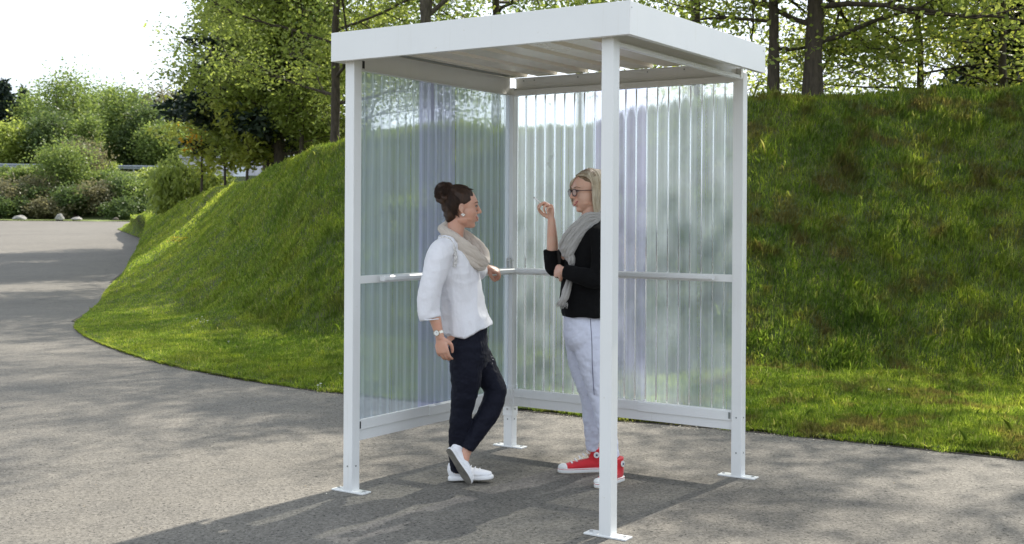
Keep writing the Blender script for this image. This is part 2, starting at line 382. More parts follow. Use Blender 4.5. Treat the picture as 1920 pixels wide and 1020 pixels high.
# ------------------------------------------------------------------ grass blades (one object)
def scatter_blades():
    A = MV[:-1, :-1]; B = MV[1:, :-1]; Cc = MV[1:, 1:]; D = MV[:-1, 1:]
    cen = (A + B + Cc + D) / 4
    area = 0.5 * np.linalg.norm(np.cross(Cc - A, D - B), axis=2)
    vmid = (VS[:-1] + VS[1:]) / 2; V = np.broadcast_to(vmid[None, :], area.shape)
    dist = np.maximum(4, cen[:, :, 1]); tx = cen[:, :, 0] / dist
    vis = (tx > -0.46) & (tx < 1.0) & (cen[:, :, 1] > 5.5) & (V < 2.12)
    dens = 8500 * (9.0 / dist) ** 1.9
    dens = np.where(V > 2.0, dens * .6, dens)
    n = rs.poisson(np.where(vis, area * dens, 0))
    I, J = np.nonzero(n); cnt = n[I, J]; I = np.repeat(I, cnt); J = np.repeat(J, cnt); N = len(I)
    a, b = rs.rand(N, 1), rs.rand(N, 1)
    P = A[I, J] * (1 - a) * (1 - b) + B[I, J] * a * (1 - b) + Cc[I, J] * a * b + D[I, J] * (1 - a) * b
    vv = (VS[J] + (VS[J + 1] - VS[J]) * b[:, 0])
    dd = np.maximum(6, P[:, 1])
    # tuft pattern
    tuft = np.array([mnoise.noise(Vector((x * 3.1, y * 3.1, 7.7))) for x, y in P[:, :2][::1]]) if N < 900000 else np.zeros(N)
    slope = np.clip((vv - 0.85) / 0.25, 0, 1)
    h = (0.030 + 0.018 * rs.rand(N)) * (1 - slope) + slope * (0.036 + 0.055 * rs.rand(N) ** 2.5 + 0.12 * np.clip(tuft - .05, 0, 1) ** 1.2) + (1 - slope) * .05 * np.clip(tuft - .15, 0, 1)
    h *= (1 + (rs.rand(N) < .03) * 1.0) * (1 - .45 * np.clip((-P[:, 0] - 1.5) / 4, 0, 1))
    lod = np.clip(dd / 11, 1, 4)
    wd = (0.0019 + 0.0014 * rs.rand(N)) * lod
    h = h * (1 + .08 * (lod - 1))
    edge = np.clip(vv / 0.03, 0.5, 1); h *= edge
    ang = rs.rand(N) * 2 * np.pi; lean = 0.1 + 0.55 * rs.rand(N) ** 1.5
    # blades on the slope hang downhill
    dx = np.cos(ang) * lean * h; dy = np.sin(ang) * lean * h - slope * h * 0.12
    side = np.stack([-np.sin(ang + rs.randn(N) * .6), np.cos(ang), np.zeros(N)], 1) * wd[:, None]
    top = P + np.stack([dx, dy, h * (1 - .3 * lean)], 1); mid = P + np.stack([dx * .35, dy * .35, h * .6], 1)
    P = P - np.array([0, 0, .008])
    # ragged fringe creeping over the asphalt
    seg = np.nonzero((SU[:, 0, 1] > 6) & (SU[:, 0, 1] < 32) & (np.abs(SU[:, 0, 0] / np.maximum(SU[:, 0, 1], 1)) < .6))[0]; seg = seg[seg < len(SU) - 1]
    Ls = np.linalg.norm(SU[seg + 1, 0, :2] - SU[seg, 0, :2], axis=1); M_ = int(Ls.sum() * 520); s_ = rs.choice(seg, M_, p=Ls / Ls.sum()); u_ = rs.rand(M_, 1)
    e = SU[s_, 0] * (1 - u_) + SU[s_ + 1, 0] * u_; inn = SU[s_, 1, :2] - SU[s_, 0, :2]; inn /= np.linalg.norm(inn, axis=1)[:, None]
    clump = np.array([mnoise.noise(Vector((x * 5, y * 5, 2))) for x, y in e[:, :2]]); off = -.055 * rs.rand(M_) * np.clip(.5 + clump * 2, 0.1, 1.4) + .03 * rs.rand(M_)
    e[:, :2] += inn * off[:, None]; e[:, 2] = [G(x, y) + .002 for x, y in e[:, :2]]
    a_ = rs.rand(M_) * 6.283; hh = .018 + .03 * rs.rand(M_); sd = np.stack([-np.sin(a_), np.cos(a_), 0 * a_], 1) * (.0028 * np.clip(e[:, 1] / 11, 1, 3))[:, None]; dr = np.stack([np.cos(a_), np.sin(a_), 0 * a_], 1) * (hh * rs.rand(M_) * 1.3)[:, None]
    P = np.concatenate([P, e]); side = np.concatenate([side, sd]); mid = np.concatenate([mid, e + dr * .4 + np.array([0, 0, 1]) * hh[:, None] * .6]); top = np.concatenate([top, e + dr + np.array([0, 0, 1]) * hh[:, None]]); N = len(P)
    verts = np.stack([P - side, P + side, mid + side * .8, top, mid - side * .8], 1).reshape(-1, 3)
    k = np.arange(N)[:, None] * 5; faces = np.concatenate([k, k + 1, k + 2, k + 3, k + 4], 1)
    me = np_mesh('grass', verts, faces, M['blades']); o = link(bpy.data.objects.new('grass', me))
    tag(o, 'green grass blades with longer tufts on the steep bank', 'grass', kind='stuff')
    print('blades', N)
scatter_blades()

def edge_grit():
    """grit, husks and dry leaf scraps gathered along the lawn edge and scattered over the asphalt"""
    R = np.random.RandomState(77); k = R.randint(0, len(SU) - 1, 5200); E_ = SU[k, 0] + (SU[k + 1, 0] - SU[k, 0]) * R.rand(5200, 1); inn = SU[k, 1, :2] - SU[k, 0, :2]; inn /= np.linalg.norm(inn, axis=1)[:, None]
    P = E_.copy(); P[:, :2] -= inn * (np.abs(R.randn(5200)) * .09)[:, None]
    Q = np.stack([R.uniform(-5, 4.5, 900), R.uniform(3.2, 14, 900), np.zeros(900)], 1); P = np.concatenate([P, Q]); P = P[(P[:, 1] > 2.5) & (P[:, 1] < 30)]
    keep = np.array([(mnoise.noise(Vector((x * 1.3, y * 1.3, 0))) + .3 * R.randn()) > -.1 for x, y in P[:, :2]]); P = P[keep]; N = len(P); P[:, 2] = [G(x, y) + .0055 for x, y in P[:, :2]]
    d = R.randn(N, 3); d[:, 2] *= .12; d /= np.linalg.norm(d, axis=1)[:, None]; s = np.cross(d, [0, 0, 1.0]) ; L = (.003 + .006 * R.rand(N) ** 2)[:, None]
    v = np.stack([P - d * L, P + s * L * .6 + [0, 0, .002], P + d * L, P - s * L * .6 + [0, 0, .0015]], 1).reshape(-1, 3); q = np.arange(N)[:, None] * 4
    t = NT('grit'); gi = t.n('NewGeometry'); t.setp(Base_Color=t.ramp(gi.outputs['Random Per Island'], [(0, (.05, .04, .03)), (.4, (.22, .17, .10)), (.7, (.45, .40, .30)), (1, (.62, .58, .48))]), Roughness=.9)
    o = link(bpy.data.objects.new('litter', np_mesh('litter', v, np.concatenate([q, q + 1, q + 2, q + 3], 1), t.mat))); tag(o, 'grit, husks and dry leaf scraps along the edge of the lawn', 'litter', kind='stuff')
edge_grit()

def flowers():
    pet = m_simple('petal_white', (0.8, 0.8, 0.78), 0.6); yel = m_simple('petal_yellow', (0.7, 0.5, 0.03), 0.6)
    mb = MB(); mc = MB()
    spots = [(980 + 0, 0)]
    P = [(370, 597), (377, 603), (384, 599), (390, 601), (380, 594), (362, 612), (430, 640), (500, 560), (446, 470), (1669, 730), (603, 719), (598, 722), (640, 700)]
    for px, py in P:
        # walk down the view ray to the mound
        best = None
        for Y in np.linspace(8, 34, 270):
            p = pix(px, py, Y)
            if p.z < mound_z(p.x, p.y) + .05: best = p; break
        if best is None: continue
        r = 0.011
        for k in range(7):
            a = k * 2 * math.pi / 7; c = Vector((math.cos(a), math.sin(a), 0)); s = Vector((-c.y, c.x, 0))
            mb.add([best, best + c * r * .7 + s * .004 + Vector((0, 0, .003)), best + c * r * 1.3, best + c * r * .7 - s * .004 + Vector((0, 0, .003))], [(0, 1, 2, 3)])
        mb.cyl(best - Vector((0, 0, .04)), (0, 0, 1), .001, .04, 4)
    tag(mb.build('daisies', pet), 'tiny white daisies dotted over the lawn', 'flowers', kind='stuff')
    for px, py in [(335, 445), (341, 449), (330, 452), (346, 446)]:
        for Y in np.linspace(18, 50, 300):
            p = pix(px, py, Y)
            if p.z < mound_z(p.x, p.y) + .07:
                for k in range(5):
                    mc.cyl(p + Vector((rnd.uniform(-.15, .15), rnd.uniform(-.3, .3), 0)), (0, 0, 1), .03, .012, 8)
                break
    if mc.v: tag(mc.build('dandelions', yel), 'yellow dandelions at the far edge of the lawn', 'flowers', kind='stuff')
flowers()

# ------------------------------------------------------------------ smoking shelter
TH = 0.5843; W_, D_ = 1.5585, 1.5334; PS = 0.062
AO = Vector((0.4589, 5.3644, 0)); U = Vector((-math.cos(TH), math.sin(TH), 0)); V = Vector((math.sin(TH), math.cos(TH), 0)); Z = Vector((0, 0, 1))
def SP(u, v, z): return AO + U * u + V * v + Z * z
def shelter():
    root = empty('smoking_shelter', SP(W_ / 2, D_ / 2, 0), 'open white steel smoking shelter with a flat roof and clear corrugated walls', 'shelter')
    wh = M['white']
    def sbox(mb, u0, u1, v0, v1, z0, z1, mi=0): mb.box(SP(u0, v0, z0), U * (u1 - u0), V * (v1 - v0), Z * (z1 - z0), mi)
    ZB = 2.2487
    Wt, Dt = W_ + PS, D_ + PS
    # posts
    for (u, v, back) in ((0, 0, 0), (W_, 0, 0), (0, D_, 0), (W_, D_, 1)):
        mb = MB(); sbox(mb, u, u + PS, v, v + PS, 0.008, 2.30)
        p = mb.build('post', wh, root, bevel=0.003)
        b = MB(); sbox(b, u + PS / 2 - .110, u + PS / 2 + .110, v - .004, v + PS + .004, 0.0, 0.009)
        b.build('base_plate', wh, p, bevel=0.002)
        for s in (-1, 1):
            c = MB(); c.cyl(SP(u + PS / 2 + s * .088, v + PS / 2, 0.009), Z, .0085, .005, 10); c.build('anchor_bolt', M['steel'], p)
        if (u, v) != (0, 0) :
            for zz in (0.20, 0.40):
                for (cu, cv, ax) in ((u + PS / 2, v, -V), (u, v + PS / 2, -U)):
                    if zz == .4 and (u, v) == (W_, 0): continue
                    c = MB(); c.cyl(SP(cu, cv, zz - .06 if not back else zz - .02), ax, .0045, .002, 10); c.build('screw', M['galv'], p)
        if back:
            s_ = MB(); sbox(s_, u - .004, u + PS + .004, v - .004, v + PS + .004, .20, .40); s_.build('bracket_sleeve', wh, p, bevel=.002)
            c = MB(); c.cyl(SP(u + PS * .5, v - .004, .245), -V, .006, .004, 10); c.build('bolt', M['steel'], p)
            c = MB(); c.cyl(SP(u - .004, v + PS * .5, .245), -U, .006, .004, 10); c.build('bolt', M['steel'], p)
            h = MB(); sbox(h, u - .012, u + .02, v - .045, v - .003, 1.195, 1.201); sbox(h, u - .012, u + .02, v - .045, v - .003, 1.125, 1.131)
            h.cyl(SP(u - .0, v - .03, 1.118), Z, .007, .095, 10); h.cyl(SP(u + .02, v - .03, 1.118), Z, .007, .095, 10); h.build('rail_bracket', M['steel'], p)
    # roof fascia: folded sheet ring with a top
    OF, OS, OB = 0.058, 0.1126, 0.045; Z0, Z1 = 2.2893, 2.4417; T = .004
    mb = MB()
    u0, u1, v0, v1 = -OS, W_ + OS, -OF, D_ + PS + .0
    v1 = D_ + OB
    def fascia(ua, ub, va, vb): sbox(mb, ua, ub, va, vb, Z0, Z1)
    fascia(u0, u1, v0, v0 + T); fascia(u0, u0 + T, v0 + T, v1); fascia(u1 - T, u1, v0 + T, v1)
    # return lips at the bottom
    sbox(mb, u0 + T, u1 - T, v0 + T, v0 + .03, Z0, Z0 + .003); sbox(mb, u0 + T, u0 + .03, v0 + .03, v1 - T, Z0, Z0 + .003); sbox(mb, u1 - .03, u1 - T, v0 + .03, v1 - T, Z0, Z0 + .003)
    f = mb.build('roof_fascia', wh, root, bevel=.0015)
    for vq in (v0 + .02, v1 - .03):
        c = MB(); c.cyl(SP(u0, vq, Z1 - .03), -U, .003, .001, 8); c.build('screw', M['galv'], f)
    # trapezoid roof sheet, ribs run along V
    prof = []; u = u0 + T + .004; pitch = .222; zp = 2.368; rise = .046
    prof_pts = [(u, zp)]; uc = W_ + .035
    ribs = []
    k = 0.11
    while k < u1 - .05: ribs.append(k); k += pitch
    for r_ in ribs: prof_pts += [(r_ - .040, zp), (r_ - .022, zp + rise), (r_ + .022, zp + rise), (r_ + .040, zp)]
    prof_pts.append((u1 - T - .004, zp))
    vs = []; n = len(prof_pts); va, vb = v0 + T + .002, D_ + .040
    for vv_ in (va, vb):
        for (a, z) in prof_pts: vs.append(SP(a, vv_, z))
    for vv_ in (va, vb):
        for (a, z) in prof_pts: vs.append(SP(a, vv_, z + .0015))
    fs = [(i, i + 1, n + i + 1, n + i) for i in range(n - 1)] + [(2 * n + i, 3 * n + i, 3 * n + i + 1, 2 * n + i + 1) for i in range(n - 1)]
    fs += [(i, 2 * n + i, 2 * n + i + 1, i + 1) for i in range(n - 1)] + [(n + i, n + i + 1, 3 * n + i + 1, 3 * n + i) for i in range(n - 1)]
    m = MB(); m.add(vs, fs); m.build('roof_sheet', M['roofsheet'], root)
    # upper beams (channel sections)
    def beam_u(v, name='roof_beam'):      # runs along U; open side towards the inside
        m = MB(); a, b = PS, W_
        sbox(m, a, b, v, v + .004, ZB, ZB + .112); sbox(m, a, b, v - .030, v, ZB, ZB + .004); sbox(m, a, b, v - .030, v - .026, ZB + .004, ZB + .034)
        sbox(m, a, b, v - .022, v, ZB + .108, ZB + .112)
        return m.build(name, wh, root)
    bm_ = beam_u(D_ + .03)
    for uu in (.12, .14, .38, .62, .86, 1.1, 1.42, 1.5):
        c = MB(); c.cyl(SP(uu, D_ + .03, ZB + .095), -V, .004, .003, 8); c.build('screw', M['galv'], bm_)
    # left wall beam, plain tall face
    m = MB(); sbox(m, W_ + .026, W_ + .030, PS, D_, ZB, ZB + .114); sbox(m, W_ + .002, W_ + .026, PS, D_, ZB, ZB + .004)
    lb = m.build('roof_beam', wh, root)
    m = MB(); sbox(m, W_ - .022, W_ + .024, PS - .04, D_ - .02, ZB + .1165, ZB + .119); m.build('gutter_strip', M['galv'], root)
    m = MB(); sbox(m, W_ - .004, W_ + .0, PS + .003, PS + .018, ZB + .012, ZB + .052); m.build('slot', M['dark'], lb)
    # right side (open) beam
    m = MB(); sbox(m, .030, .034, PS, D_, ZB + .01, ZB + .114); sbox(m, .004, .030, PS, D_, ZB + .01, ZB + .014); sbox(m, .034, .06, PS, D_, ZB + .110, ZB + .114)
    sbox(m, .004, .007, PS, D_, ZB + .014, ZB + .03); m.build('roof_beam', wh, root)
    m = MB(); sbox(m, .0, .045, D_ - .03, D_ - .001, ZB + .015, ZB + .07); m.build('corner_bracket', M['white'], root)
    # bottom rails, made of two overlapping folded strips
    ZR = .2656
    def rail(along, name):
        m = MB()
        if along == 'v':
            sbox(m, W_ + .018, W_ + .03, PS, D_, ZR, ZR + .112); sbox(m, W_ + .010, W_ + .018, PS + .004, PS + .62, ZR + .058, ZR + .112)
            sbox(m, W_ + .008, W_ + .018, PS + .62, D_ - .004, ZR + .052, ZR + .106)
        else:
            sbox(m, PS, W_, D_ + .018, D_ + .03, ZR, ZR + .112); sbox(m, .66, W_ - .004, D_ + .010, D_ + .018, ZR + .058, ZR + .112)
            sbox(m, PS + .004, .66, D_ + .008, D_ + .018, ZR + .052, ZR + .106)
        return m.build(name, wh, root, bevel=.0015)
    r1 = rail('v', 'bottom_rail'); r2 = rail('u', 'bottom_rail')
    m = MB(); sbox(m, W_ + .006, W_ + .0095, PS + .004, PS + .016, ZR + .066, ZR + .104); m.build('slot', M['dark'], r1)
    m = MB(); sbox(m, PS + .008, PS + .020, D_ + .004, D_ + .0075, ZR + .064, ZR + .100); m.build('slot', M['galv'], r2)
    # middle crossbars
    m = MB(); sbox(m, W_ + .008, W_ + .03, PS, D_, 1.108, 1.150); m.build('crossbar', wh, root, bevel=.002)
    m = MB(); sbox(m, PS, W_, D_ + .008, D_ + .03, 1.108, 1.150); m.build('crossbar', wh, root, bevel=.002)
    # leaning rails
    prof = [(-.018, -.010), (-.012, -.016), (.012, -.016), (.018, -.010), (.018, .006), (.010, .013), (-.010, .013), (-.018, .006)]
    m = MB(); m.extrude(prof, SP(W_ - .035, .20, 1.135), U, Z, V * (D_ - .235)); lr = m.build('leaning_rail', wh, root, True, )
    lr.data.shade_flat()
    for vv_ in (.32, .85, 1.36):
        b = MB(); sbox(b, W_ - .02, W_ + .008, vv_, vv_ + .025, 1.124, 1.138); b.build('rail_bracket', wh, lr)
    m = MB(); m.extrude(prof, SP(.16, D_ - .035, 1.135), V, Z, U * (W_ - .195)); lr = m.build('leaning_rail', wh, root)
    for uu in (.28, .8, 1.36):
        b = MB(); sbox(b, uu, uu + .025, D_ - .02, D_ + .008, 1.124, 1.138); b.build('rail_bracket', wh, lr)
    # corrugated sheets
    def sheet(along, s0, s1, off, mat):
        pitch = .0715; per = 12; n = int((s1 - s0) / pitch * per); vs = []; fs = []
        zs = [ZR + .05, .6, .95, 1.3, 1.7, ZB + .03]
        for zz in zs:
            for i in range(n + 1):
                s = s0 + (s1 - s0) * i / n; ph = (s / pitch) % 1.0
                # box-like wave with rounded shoulders
                wv = math.sin(math.pi * ph) ** 2
                d = -.014 * wv + off
                vs.append(SP(W_ + .042 + d, s, zz) if along == 'v' else SP(s, D_ + .042 + d, zz))
        for k in range(len(zs) - 1):
            for i in range(n): a = k * (n + 1) + i; fs.append((a, a + 1, a + n + 2, a + n + 1))
        m = MB(); m.add(vs, fs); o = m.build('corrugated_panel', mat, root, True)
        return o
    # two sheets per wall; the double layer where they lap reads as a lilac strip
    sheet('v', PS - .01, .600, 0, M['panel']); sheet('v', .600, .955, .003, M['panel_blue']); sheet('v', .955, D_ + .05, 0, M['panel'])
    sheet('u', PS - .01, .620, 0, M['panel']); sheet('u', .620, .985, .003, M['panel_blue']); sheet('u', .985, W_ + .05, 0, M['panel'])
    return root
shelter()

# ------------------------------------------------------------------ trees and shrubs
def tube_np(pts, rads, n):
    pts = np.asarray(pts); k = len(pts); t = np.gradient(pts, axis=0); t /= np.linalg.norm(t, axis=1)[:, None] + 1e-9
    ref = np.array([0.31, 0.95, 0.05]) if abs(t[0, 2]) > .7 else np.array([0, 0, 1.0])
    a = np.cross(t, ref); a /= np.linalg.norm(a, axis=1)[:, None] + 1e-9; b = np.cross(t, a)
    th = np.arange(n) * 2 * np.pi / n
    v = pts[:, None] + (a[:, None] * np.cos(th)[None, :, None] + b[:, None] * np.sin(th)[None, :, None]) * np.asarray(rads)[:, None, None]
    i = np.arange(k * n).reshape(k, n); j = np.roll(i, -1, 1)
    f = np.stack([i[:-1], j[:-1], j[1:], i[1:]], -1).reshape(-1, 4)
    return v.reshape(-1, 3), f

class Wood:
    def __init__(s): s.v = []; s.f = []; s.n = 0
    def add(s, pts, rads, n=5):
        v, f = tube_np(pts, rads, n); s.v.append(v); s.f.append(f + s.n); s.n += len(v)
    def build(s, name, mat, parent):
        me = np_mesh(name, np.concatenate(s.v), np.concatenate(s.f), mat, True); o = bpy.data.objects.new(name, me); COL.objects.link(o); o.parent = parent; return o

def leaf_quads(P, size, R, up=0.3, long=1.5, droop=0.0):
    """one folded leaf per point"""
    N = len(P); d = R.randn(N, 3); d[:, 2] = d[:, 2] * .6 - droop; d /= np.linalg.norm(d, axis=1)[:, None]
    s = np.cross(d, R.randn(N, 3)); s /= np.linalg.norm(s, axis=1)[:, None] + 1e-9
    L = size * (0.6 + 0.7 * R.rand(N))[:, None]
    a = P; b = P + d * L * .5 * long + s * L * .42; c = P + d * L * long; e = P + d * L * .5 * long - s * L * .42
    v = np.stack([a, b, c, e], 1).reshape(-1, 3); k = np.arange(N)[:, None] * 4
    return v, np.concatenate([k, k + 1, k + 2, k + 3], 1)

def wander(p, d, L, n, wob, lift, R):
    pts = [np.array(p, float)]; d = np.array(d, float)
    for i in range(n):
        d = d + R.randn(3) * wob; d[2] += lift; d /= np.linalg.norm(d); pts.append(pts[-1] + d * L / n)
    return np.array(pts)

def tree(loc, h, tr, crown, nleaf, lsize, leafmat, barkmat, label, cat='tree', group=None, seed=0, limbs=14, first=.3, elev=.5, lift=.06, forks=0, name='deciduous_tree', spread=.22, lean=(0, 0), sub=5, twig=4, zmin=None, rot=None):
    """crown = (radius_x, radius_y, bottom, top) about the trunk axis (metres above the base)"""
    R = np.random.RandomState(seed); wood = Wood(); rx, ry, cb, ct = crown
    top = np.array([lean[0], lean[1], h])
    trunk = [np.array([0, 0, -.25])]; nseg = 9
    for i in range(1, nseg + 1):
        f = i / nseg; trunk.append(top * f + np.array([R.randn() * .05 * h * .1 * f ** .5, R.randn() * .05 * h * .1, 0]))
    trunk = np.array(trunk); fr = np.linspace(0, 1, nseg + 1); rad = tr * (1 - fr) ** .8 + tr * .06; rad[0] *= 1.45; rad[1] *= 1.03
    tt = catmull(trunk, 4); rr = np.interp(np.linspace(0, 1, len(tt)), fr, rad) * (1 + .06 * R.randn(len(tt)))
    wood.add(tt, rr, 10)
    cz = (cb + ct) / 2; hz = (ct - cb) / 2
    def inside(p, k=1.0):
        q = p - np.array([lean[0] * .6, lean[1] * .6, cz]); return (q[0] / rx) ** 2 + (q[1] / ry) ** 2 + (q[2] / hz) ** 2 < k
    segs = []
    for i in range(limbs):
        f = first + (0.96 - first) * (i + R.rand() * .6) / limbs; base = np.array([np.interp(f, fr, trunk[:, k]) for k in range(3)])
        az = i * 2.39996 + R.rand() * .7; el = elev * (.5 + f) + R.randn() * .12
        d = np.array([math.cos(az) * math.cos(el), math.sin(az) * math.cos(el), math.sin(el)])
        L = min(rx, ry) * 1.15 * math.sqrt(max(.12, 1 - ((base[2] + .2 * hz - cz) / hz / 1.05) ** 2)) * (.85 + .3 * R.rand())
        limb = wander(base, d, L, 7, .13, lift, R); r0 = tr * (.42 - .22 * f); rl = np.linspace(r0, r0 * .15, len(limb)); wood.add(limb, rl, 6)
        for j in range(sub):
            k = 1 + int(R.rand() * (len(limb) - 2)) if j else len(limb) - 2; dd = limb[k + 1] - limb[k]; dd /= np.linalg.norm(dd); dd = dd + R.randn(3) * .6; dd[2] *= .6; dd /= np.linalg.norm(dd)
            sb = wander(limb[k], dd, L * (.35 + .3 * R.rand()), 5, .2, lift * .8, R); wood.add(sb, np.linspace(rl[k] * .55, .006 + r0 * .04, len(sb)), 4); segs.append((sb, 1.0))
            for q in range(twig):
                k2 = 1 + int(R.rand() * (len(sb) - 1)); d2 = R.randn(3); d2[2] = d2[2] * .5 - .05; d2 /= np.linalg.norm(d2)
                tw = wander(sb[min(k2, len(sb) - 1)], d2, L * (.14 + .18 * R.rand()), 3, .25, 0, R); wood.add(tw, np.linspace(.009 + r0 * .03, .003, len(tw)), 3); segs.append((tw, 1.6))
    # leaf clumps along twigs
    wts = np.array([s[1] for s in segs]); wts *= (.25 + R.rand(len(wts)) ** 1.2 * 1.5); wts /= wts.sum(); pick = R.choice(len(segs), nleaf, p=wts)
    fr_ = R.rand(nleaf); P = np.zeros((nleaf, 3))
    for i in range(nleaf):
        s = segs[pick[i]][0]; x = fr_[i] * (len(s) - 1); k = min(int(x), len(s) - 2); P[i] = s[k] + (s[k + 1] - s[k]) * (x - k)
    P += R.randn(nleaf, 3) * spread * np.array([1, 1, .7])
    if zmin is not None: P = P[P[:, 2] > zmin + .25 * R.rand(len(P))]
    v, f = leaf_quads(P, lsize, R)
    root = empty(name, loc, label, cat, group)
    if rot: root.rotation_euler.z = rot
    wood.build('trunk', barkmat, root)
    me = np_mesh('crown', v, f, leafmat); o = bpy.data.objects.new('crown', me); COL.objects.link(o); o.parent = root
    return root

def conifer(loc, h, r, n, mat, label, seed=0, droop=.15, group=None, nsize=.16, name='spruce_tree', base=.05):
    R = np.random.RandomState(seed); wood = Wood(); wood.add(np.array([[0, 0, -.2], [0, 0, h * .5], [0, 0, h]]), [h * .02, h * .012, .02], 7)
    P = []; D = []; nb = int(h * 9)
    for i in range(nb):
        f = base + (1 - base) * i / nb; az = i * 2.4 + R.rand(); L = r * (1 - f) ** .85 * (.75 + .45 * R.rand()) + .12
        d = np.array([math.cos(az), math.sin(az), .1 - droop + f * .5]); b = wander([0, 0, h * f], d, L, 4, .07, .03, R); wood.add(b, np.linspace(.012 + h * .0025, .004, 5), 3)
        m = max(3, int(n * L / (r * nb * .52))); t = R.rand(m) ** .7 * 4; k = np.minimum(t.astype(int), 3)
        q = b[k] + (b[k + 1] - b[k]) * (t - k)[:, None] + R.randn(m, 3) * np.array([.1, .1, .05]) * (L * .6 + .2); q[:, 2] -= R.rand(m) * .1 * L; P.append(q)
    P = np.concatenate(P); v, f = leaf_quads(P, nsize, R, long=2.2, droop=.3)
    root = empty(name, loc, label, 'tree', group); wood.build('trunk', M['bark'], root)
    o = bpy.data.objects.new('crown', np_mesh('crown', v, f, mat)); COL.objects.link(o); o.parent = root; return root

def shrub(loc, rx, ry, h, n, lsize, mat, label, seed=0, stems=9, name='shrub', group=None, clump=.28, droop=0, cat='shrub', low=.05):
    R = np.random.RandomState(seed); wood = Wood(); tips = []
    for i in range(stems):
        az = R.rand() * 6.28; sp = R.rand() ** .6; el = np.array([math.cos(az) * rx * sp, math.sin(az) * ry * sp, h * (.95 - .35 * sp ** 2)])
        pts = np.array([el * t + np.array([0, 0, h * .12 * math.sin(t * 3.14)]) for t in np.linspace(0, 1, 6)]) + R.randn(6, 3) * .03 * h; pts[0] = (R.randn() * .05, R.randn() * .05, -.1)
        wood.add(pts, np.linspace(.012 * h + .008, .005, 6), 4); tips.append(pts)
    nc = max(14, int(40 * (rx * h) ** .5)); cen = []
    for i in range(nc):
        u = R.randn(3); u /= np.linalg.norm(u); k = R.rand() ** .35; c = np.array([u[0] * rx * k * .85, u[1] * ry * k * .85, h * (.5 + .46 * u[2] * k)])
        wdt = .9 + .25 * R.randn(); c[0] *= wdt; c[2] = max(c[2], h * low); cen.append(c)
    cen = np.array(cen); sz = (.5 + R.rand(nc)) * clump * min(rx, h / 2) ; pk = R.randint(0, nc, n)
    P = cen[pk] + R.randn(n, 3) * sz[pk][:, None] * np.array([1, 1, .8])
    if droop: P[:, 2] -= droop * np.abs(R.randn(n)) * h * .3; 
    P = P[P[:, 2] > .02]
    v, f = leaf_quads(P, lsize, R, droop=droop * 3, long=1.5 + droop * 1.5)
    root = empty(name, loc, label, cat, group); wood.build('stems', M['bark_grey'], root)
    o = bpy.data.objects.new('foliage', np_mesh('foliage', v, f, mat)); COL.objects.link(o); o.parent = root; return root

LF = m_leaf('leaf_fresh', (0.15, 0.20, 0.045), (0.28, 0.34, 0.08), (0.40, 0.44, 0.16), .55)
LY = m_leaf('leaf_yellow', (0.22, 0.26, 0.05), (0.34, 0.37, 0.08), (0.42, 0.42, 0.14), .55)
LM = m_leaf('leaf_mid', (0.085, 0.135, 0.035), (0.17, 0.225, 0.06), (0.25, 0.29, 0.09), .5)
LD = m_leaf('leaf_deep', (0.05, 0.085, 0.025), (0.10, 0.145, 0.045), (0.16, 0.19, 0.06), .4)
LB = m_leaf('leaf_brown', (0.10, 0.10, 0.05), (0.17, 0.16, 0.08), (0.23, 0.21, 0.10), .4)
LO = m_leaf('leaf_orange', (0.5, 0.27, 0.03), (0.55, 0.36, 0.05), (0.5, 0.38, 0.06), .5)
NC = m_leaf('needle_cedar', (0.012, 0.026, 0.016), (0.03, 0.05, 0.03), (0.045, 0.065, 0.035), .12)
NB = m_leaf('needle_blue', (0.018, 0.032, 0.022), (0.035, 0.055, 0.04), (0.05, 0.07, 0.05), .1)

def on(px, Y, dz=0):
    x = (px - 960) / F * Y; return (x, Y, mound_z(x, Y) + dz)

# right hand row on the crest: only the lower parts show
RG = 'broadleaf trees along the crest of the bank'
tree(on(1447, 16.6), 5.6, .078, (2.8, 2.6, .5, 5.8), 15000, .062, LF, M['bark'], 'slender dark trunked tree just right of the shelter roof corner', group=RG, seed=3, limbs=16, first=.14, elev=.14, lift=-.01, spread=.2)
tree(on(1522, 16.4), 6.0, .125, (3.1, 2.8, .4, 6.2), 17000, .062, LF, M['bark'], 'thick rough barked trunk with low leafy limbs, second from the shelter roof', group=RG, seed=5, limbs=18, first=.13, elev=.1, lift=-.015, spread=.2)
tree(on(1725, 18.6), 5.2, .055, (3.2, 3.0, .1, 5.2), 15000, .06, LF, M['bark'], 'tree whose drooping light green branches hang low over the grassy crest', group=RG, seed=8, limbs=20, first=.06, elev=.03, lift=-.02, spread=.26)
tree(on(1880, 19.5), 5.5, .06, (3.2, 3.2, .1, 5.4), 22000, .062, LY, M['bark'], 'dense yellow green tree at the right end of the bank', group=RG, seed=9, limbs=20, first=.06, elev=.05, lift=-.02, spread=.28)
conifer(on(1890, 22.5, -.4), 4.6, 1.5, 6000, NC, 'dark conifer standing behind the yellow green tree at the right end', seed=10)
tree(on(1300, 20.0), 11.0, .10, (3.6, 3.4, 3.2, 11.4), 22000, .062, LF, M['bark'], 'leafy tree rising directly behind the right side of the shelter roof', group=RG, seed=12, limbs=18, first=.3, elev=.25, spread=.3)
tree((8.3, 13.9, mound_z(8.3, 13.9)), 7.2, .12, (3.0, 2.8, 1.6, 7.6), 13000, .065, LF, M['bark'], 'tree standing at the right edge of the view whose outer branches hang in', group=RG, seed=19, limbs=16, first=.25, elev=.2, spread=.25)
